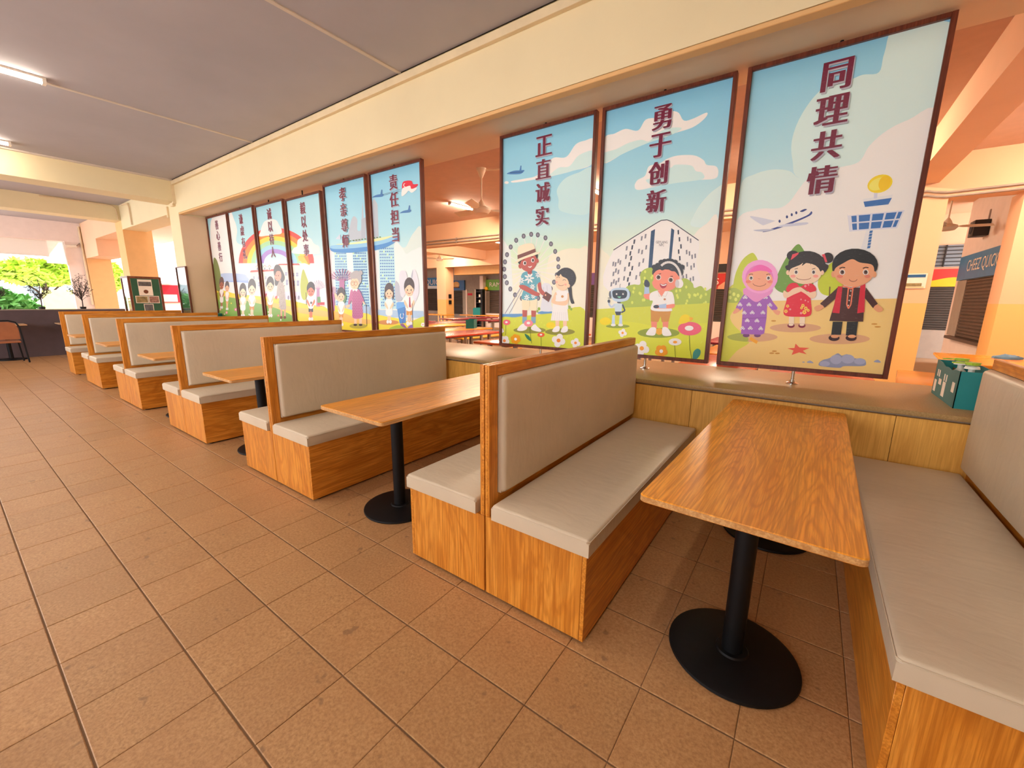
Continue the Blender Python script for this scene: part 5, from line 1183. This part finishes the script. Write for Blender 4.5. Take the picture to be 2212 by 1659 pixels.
def art4(A):
    A.grad([(0, '#8cc9e8'), (.35, '#a6d6ea'), (.52, '#c6e2e0'), (.66, '#e2e6e2'), (1, '#ece6e0')])
    A.S(K5a, [(70, 840), (110, 850), (130, 950), (150, 1310), (60, 1310)], '#ece0da')
    towers(A)
    A.P(K5, [(240, 1000), (900, 1100), (900, 1240), (560, 1180)], '#9fb9cc')
    A.S(K5, [(180, 1080), (300, 1085), (480, 1130), (700, 1200), (920, 1260), (920, 1560), (180, 1560)], '#f0d23a'); A.S(K5, [(180, 1200), (400, 1200), (650, 1300), (920, 1340), (920, 1400), (600, 1400), (180, 1290)], '#eab356')
    supertree(A, K5, 398, 620, 430, 420, '#b06a90', '#9a4a74'); A.S(K5, [(345, 1040), (440, 1040), (470, 980), (480, 900), (420, 880)], '#5f8a58'); supertree(A, K5, 245, 880, 190, 300, '#b87aa0', '#a0587f')
    # waving boy
    pupil(A, K5, 385, 890, 122, '#f6c39a', '#473a3a', '#f2f0ec', '#d08a3c', 1440, .58)
    A.S(K5, [(330, 1000), (280, 940), (265, 860), (300, 870), (330, 940), (380, 1000)], '#f6c39a'); A.S(K5, [(470, 1080), (540, 1060), (530, 1110), (480, 1125)], '#f6c39a')
    # grandmother
    A.E(K5, 690, 1445, 155, 46, '#b5a43c')
    for x in (640, 735): A.P(K5, [(x-24, 1290), (x+26, 1290), (x+22, 1420), (x-20, 1420)], '#f3c49e'); A.E(K5, x, 1425, 34, 20, '#3a2a24')
    A.S(K5, [(575, 790), (700, 790), (760, 900), (800, 1010), (760, 1030), (775, 1200), (760, 1300), (600, 1305), (585, 1180), (575, 990), (540, 1050), (510, 1040), (540, 880)], '#b9678c')
    for i in range(16):
        for j in range(6): A.E(K5, 600+j*30+(i % 2)*14, 830+i*30, 7, 8, '#8a3a62', n=7)
    A.S(K5, [(780, 1000), (820, 1040), (800, 1060), (775, 1030)], '#f3c49e'); A.L(K5, [(835, 1050), (848, 1440)], 8, '#5a4038')
    A.P(K5, [(585, 780), (690, 780), (665, 830), (630, 800), (600, 830)], '#f6f0ea')
    A.E(K5, 738, 492, 36, 44, '#a8a09a'); A.E(K5, 655, 590, 100, 140, '#aaa29c'); A.E(K5, 630, 685, 78, 105, '#f5c8a0'); A.E(K5, 625, 540, 82, 62, '#aaa29c')
    for x in (595, 652): A.arc(K5, x, 680, 30, 40, 0, 360, 7, '#b0603c', 14); A.arc(K5, x, 682, 16, 16, 190, 350, 5, '#5a3a30', 6)
    A.arc(K5, 625, 740, 16, 12, 10, 170, 5, '#a04434', 6)
def rainbow(A):
    cols = ['#d9534a', '#ef8a3c', '#f6d24a', '#a9d6a0', '#9fd2e6', '#a98cc8']
    for i, c in enumerate(cols):
        r0, r1 = 400-i*48, 400-(i+1)*48
        P = []
        for rr, rng in ((r0, range(0, 25)), (r1, range(24, -1, -1))):
            for t in rng:
                a = math.pi*(1-t/24); P.append((880+rr*.98*math.cos(a)+(60 if math.cos(a) > 0 else 0)*math.cos(a), 770-rr*math.sin(a)*1.0+(-40 if math.cos(a) < 0 else 0)*0))
        A.P(K3a, P, c)
def hall(A):
    A.P(K3, [(850, 215), (1350, 200), (1360, 90), (1720, 75), (1760, 110), (1765, 700), (830, 640)], '#f2e2cc'); A.P(K3, [(835, 235), (860, 205), (1290, 180), (1290, 215), (860, 240)], '#c4625a'); A.P(K3, [(1350, 105), (1370, 85), (1730, 75), (1760, 108)], '#c4625a')
    for x in (975, 1110, 1195): A.P(K3, [(x-28, 200), (x-28, 140), (x, 105), (x+28, 140), (x+28, 195)], '#f2e2cc'); A.L(K3, [(x-32, 145), (x, 105), (x+32, 145)], 7, '#b58a7a'); A.P(K3, [(x-9, 195), (x-9, 155), (x+9, 155), (x+9, 195)], '#7c8094')
    for x, y, w, h in ((900, 315, 22, 50), (980, 318, 24, 50), (1115, 315, 26, 50), (990, 420, 26, 80), (1125, 420, 28, 80), (1485, 235, 38, 65), (1500, 375, 36, 100), (1620, 250, 30, 65), (1685, 245, 40, 70), (1630, 392, 32, 100), (1700, 390, 40, 100)):
        A.P(K3, [(x, y), (x+w, y), (x+w, y+h), (x, y+h)], '#8d93ac'); A.L(K3, [(x+w/2, y), (x+w/2, y+h)], 3, '#efe4d8'); A.L(K3, [(x, y+h/2), (x+w, y+h/2)], 3, '#efe4d8')
    A.L(K3, [(870, 400), (1000, 405)], 5, '#d9c6b0'); A.L(K3, [(1600, 370), (1760, 365)], 6, '#d9c6b0'); A.P(K3, [(830, 590), (1765, 600), (1770, 740), (830, 700)], '#e0d0d6')
    for x in (1545, 1665, 1735): A.E(K3, x, 705, 16, 40, '#8a8494')
    A.S(K3, [(310, 265), (700, 270), (790, 330), (810, 390), (600, 400), (320, 400)], '#b4c6e2'); A.P(K3, [(320, 400), (810, 390), (810, 440), (600, 420), (330, 418)], '#9db4d8'); A.P(K3, [(350, 415), (810, 440), (830, 640), (380, 640)], '#ece4e6')
def lawn(A):
    A.S(K3, [(180, 590), (600, 640), (1000, 680), (1500, 740), (1900, 830), (2250, 900), (2250, 1200), (180, 1200)], '#eed04a'); A.S(K3, [(180, 690), (600, 700), (1100, 760), (1600, 870), (2250, 960), (2250, 1060), (1600, 960), (1000, 830), (500, 760)], '#f0c06a')
    A.S(K3, [(150, 700), (500, 705), (640, 735), (900, 790), (1150, 850), (1400, 930), (1640, 1060), (1640, 1200), (100, 1200)], '#7fa850')
    for x, y, r, c in ((295, 925, 20, '#e2848c'), (410, 980, 26, '#e2848c'), (575, 925, 30, '#d96a8a'), (255, 955, 14, '#f4ecd8'), (370, 1010, 16, '#f4ecd8'), (1360, 1035, 22, '#e2646c'), (1405, 1115, 18, '#f4f0d8'), (825, 1015, 16, '#f4f0e8'), (655, 860, 22, '#f3d02a'), (495, 810, 14, '#f3d02a'), (1175, 970, 14, '#e8ead8')): A.E(K3, x, y, r*.8, r, c, n=10); A.E(K3, x, y, r*.3, r*.35, '#f8f0dc', n=8)
def far_sky(A):
    A.grad([(0, '#9fd3ea'), (.3, '#b3dbea'), (.5, '#cfe4e8'), (.62, '#e9ebe8'), (1, '#efeae4')])
def cloud_col(A, pts, c='#ddeaea'): A.S(K3a, pts, c)
def art3(A):
    far_sky(A); A.S(K3a, [(1270, 740), (1340, 690), (1420, 685), (1450, 760), (1460, 1200), (1140, 1200), (1180, 900)], '#ece9e6'); rainbow(A)
    A.P(K3a, [(1150, 690), (1290, 670), (1312, 720), (1280, 790), (1160, 740)], '#f0c24a'); A.P(K3a, [(1215, 690), (1260, 675), (1290, 770), (1270, 785)], '#ee8a3c'); A.P(K3a, [(1260, 672), (1292, 672), (1312, 722), (1285, 780)], '#d9534a')
    A.S(K3a, [(1100, 660), (1105, 600), (1140, 580), (1150, 510), (1210, 480), (1290, 490), (1330, 550), (1385, 580), (1392, 630), (1370, 665)], '#f1efea'); A.S(K3a, [(1160, 655), (1170, 600), (1230, 560), (1300, 580), (1330, 650)], '#d3e4ea')
    hall(A); lawn(A)
    A.S(K3, [(1820, 185), (1870, 300), (1915, 450), (1900, 650), (1850, 750), (1790, 700), (1765, 500), (1785, 280)], '#b5bc48'); A.L(K3, [(1878, 840), (1868, 610)], 12, '#6a5a3a')
    supertree(A, K3, 2090, 540, 260, 330, '#b58aa8', '#9a6a90'); A.P(K3, [(2080, 790), (2210, 790), (2210, 840), (2080, 840)], '#c8484a'); A.L(K3, [(2070, 855), (2210, 855)], 8, '#c8605a'); A.P(K3, [(2075, 690), (2130, 690), (2140, 800), (2075, 800)], '#6a9a64')
    pupil(A, K3, 1958, 560, 128, '#d97a5a', '#3b3534', '#f2ece4', '#3c4046', 1120, .58); A.E(K3, 1965, 800, 20, 24, '#6a5a56', n=8)
def art2(A):
    far_sky(A); rainbow(A); A.S(K3a, [(722, 470), (730, 420), (750, 350), (780, 300), (850, 275), (910, 290), (940, 340), (968, 390), (960, 440), (860, 450)], '#f1efea'); A.S(K3a, [(775, 460), (790, 400), (840, 350), (890, 380), (920, 440)], '#d3e4ea')
    hall(A); lawn(A); A.P(K3, [(1115, 630), (1185, 630), (1185, 690), (1115, 690)], '#c8707a')
    pupil(A, K3, 1212, 470, 135, '#f6c39a', '#4f4644', '#f3f0ea', '#c98a48', 1060, .52)
    for x in (1415, 1480): A.P(K3, [(x-16, 900), (x+18, 900), (x+14, 1050), (x-12, 1050)], '#e89a80'); A.E(K3, x, 1070, 26, 26, '#7a4038')
    A.S(K3, [(1350, 410), (1420, 400), (1470, 520), (1490, 700), (1505, 880), (1490, 920), (1400, 920), (1375, 800), (1370, 680), (1330, 680), (1340, 520)], '#b3a698')
    rnd = random.Random(9)
    for i in range(60): A.E(K3, rnd.uniform(1370, 1480), rnd.uniform(430, 900), 6, 8, rnd.choice(['#9a8a7c', '#c4b8aa', '#a8968c']), n=7)
    A.S(K3, [(1330, 670), (1300, 700), (1320, 740), (1345, 700)], '#d9604a')
    A.S(K3, [(1275, 200), (1310, 110), (1370, 105), (1420, 180), (1470, 290), (1475, 370), (1430, 430), (1390, 380), (1340, 480), (1300, 470), (1290, 330)], '#5e5856'); A.E(K3, 1355, 300, 62, 100, '#e89a80'); A.S(K3, [(1280, 230), (1330, 120), (1400, 170), (1425, 260), (1390, 220), (1330, 225), (1300, 300)], '#5e5856')
    for x in (1320, 1362): A.E(K3, x, 300, 7, 12, '#3a2a26', n=8)
    A.arc(K3, 1325, 345, 14, 10, 10, 170, 5, '#a04434', 6)
def art1(A):
    far_sky(A); cloud_col(A, [(380, 240), (440, 290), (470, 400), (470, 540), (620, 600), (700, 780), (720, 1200), (380, 1200)], '#e6ecec'); rainbow(A); A.S(K3a, [(440, 860), (500, 840), (580, 900), (600, 1100), (440, 1100)], '#efe9e2')
    hall(A); lawn(A)
    pupil(A, K3, 710, 580, 125, '#f8ceaa', '#5a5452', '#f6efe8', '#f3e4de', 1060, .5, True, True); pupil(A, K3, 876, 525, 145, '#f8ceaa', '#55504e', '#f2efea', '#c98a48', 1080, .5)
def art0(A):
    far_sky(A); cloud_col(A, [(190, 260), (300, 230), (380, 300), (390, 1200), (200, 1200), (170, 500)], '#e6ecec'); hall(A); lawn(A)
    A.S(K3, [(180, -30), (230, 20), (280, 180), (310, 380), (300, 560), (260, 590), (195, 520), (165, 300), (165, 80)], '#7d8a52'); A.L(K3, [(265, 640), (270, 560)], 10, '#6a5a3a'); A.S(K3, [(200, 640), (300, 610), (320, 720), (230, 740)], '#a3ab3c')
    pupil(A, K3, 318, 450, 110, '#a86a58', '#6a5654', '#f3e6e0', '#f3ece8', 905, .4, False, True); pupil(A, K3, 420, 510, 95, '#f3b894', '#6a6468', '#f3e6e0', '#d9a070', 930, .42)
ARTS = [art0, art1, art2, art3, art4, art5, art6, art7, art8]
for k in range(9):
    xl, xr, z0, z1 = PL[k], PR[k], .878+DZ[k], 2.978+DZ[k]
    cx = (xl+xr)/2
    t = thing('painted_panel', PLAB[k], 'panel', (cx, YP, .782), 0, 'framed painted panels on the counter')
    fw, x0, x1 = .028, xl-cx, xr-cx; b, tp_ = z0-.782, z1-.782
    box('frame_stile', x0, x0+fw, -.012, .04, b, tp_, 'frame_wood', t, .002, 1); box('frame_stile', x1-fw, x1, -.012, .04, b, tp_, 'frame_wood', t, .002, 1)
    box('frame_rail', x0+fw, x1-fw, -.012, .04, b, b+fw, 'frame_wood', t, .002, 1); box('frame_rail', x0+fw, x1-fw, -.012, .04, tp_-fw, tp_, 'frame_wood', t, .002, 1)
    box('backing_board', x0+fw, x1-fw, .012, .03, b+fw, tp_-fw, 'sign_white', t)
    A = Art((xl+fw, xr-fw, z0+fw, z1-fw)); ARTS[k](A)
    for ch, z in zip(TXT[k], (2.80, 2.597, 2.39, 2.177)): A.glyph(ch, [-9.925, -8.813, -7.714, -6.625, -5.537, -4.446, -2.249, -1.154, -.057][k], z+DZ[k], .172, .86)
    pic = A.build(t)
    pic.location = (-cx, .0115, -.782)
    cyl('support_rod', (0, .014, .0), (0, .014, b), .012, 'chrome', t, n=16)
    lathe('floor_flange', [(0, 0), (.042, 0), (.042, .006), (.03, .012), (.018, .016), (.018, .03), (0, .03)], 'chrome', t, 24, loc=(0, .014, 0))
    cyl('top_pin', (0, .014, tp_), (0, .014, 3.0-.782), .01, 'black_metal', t, n=10)
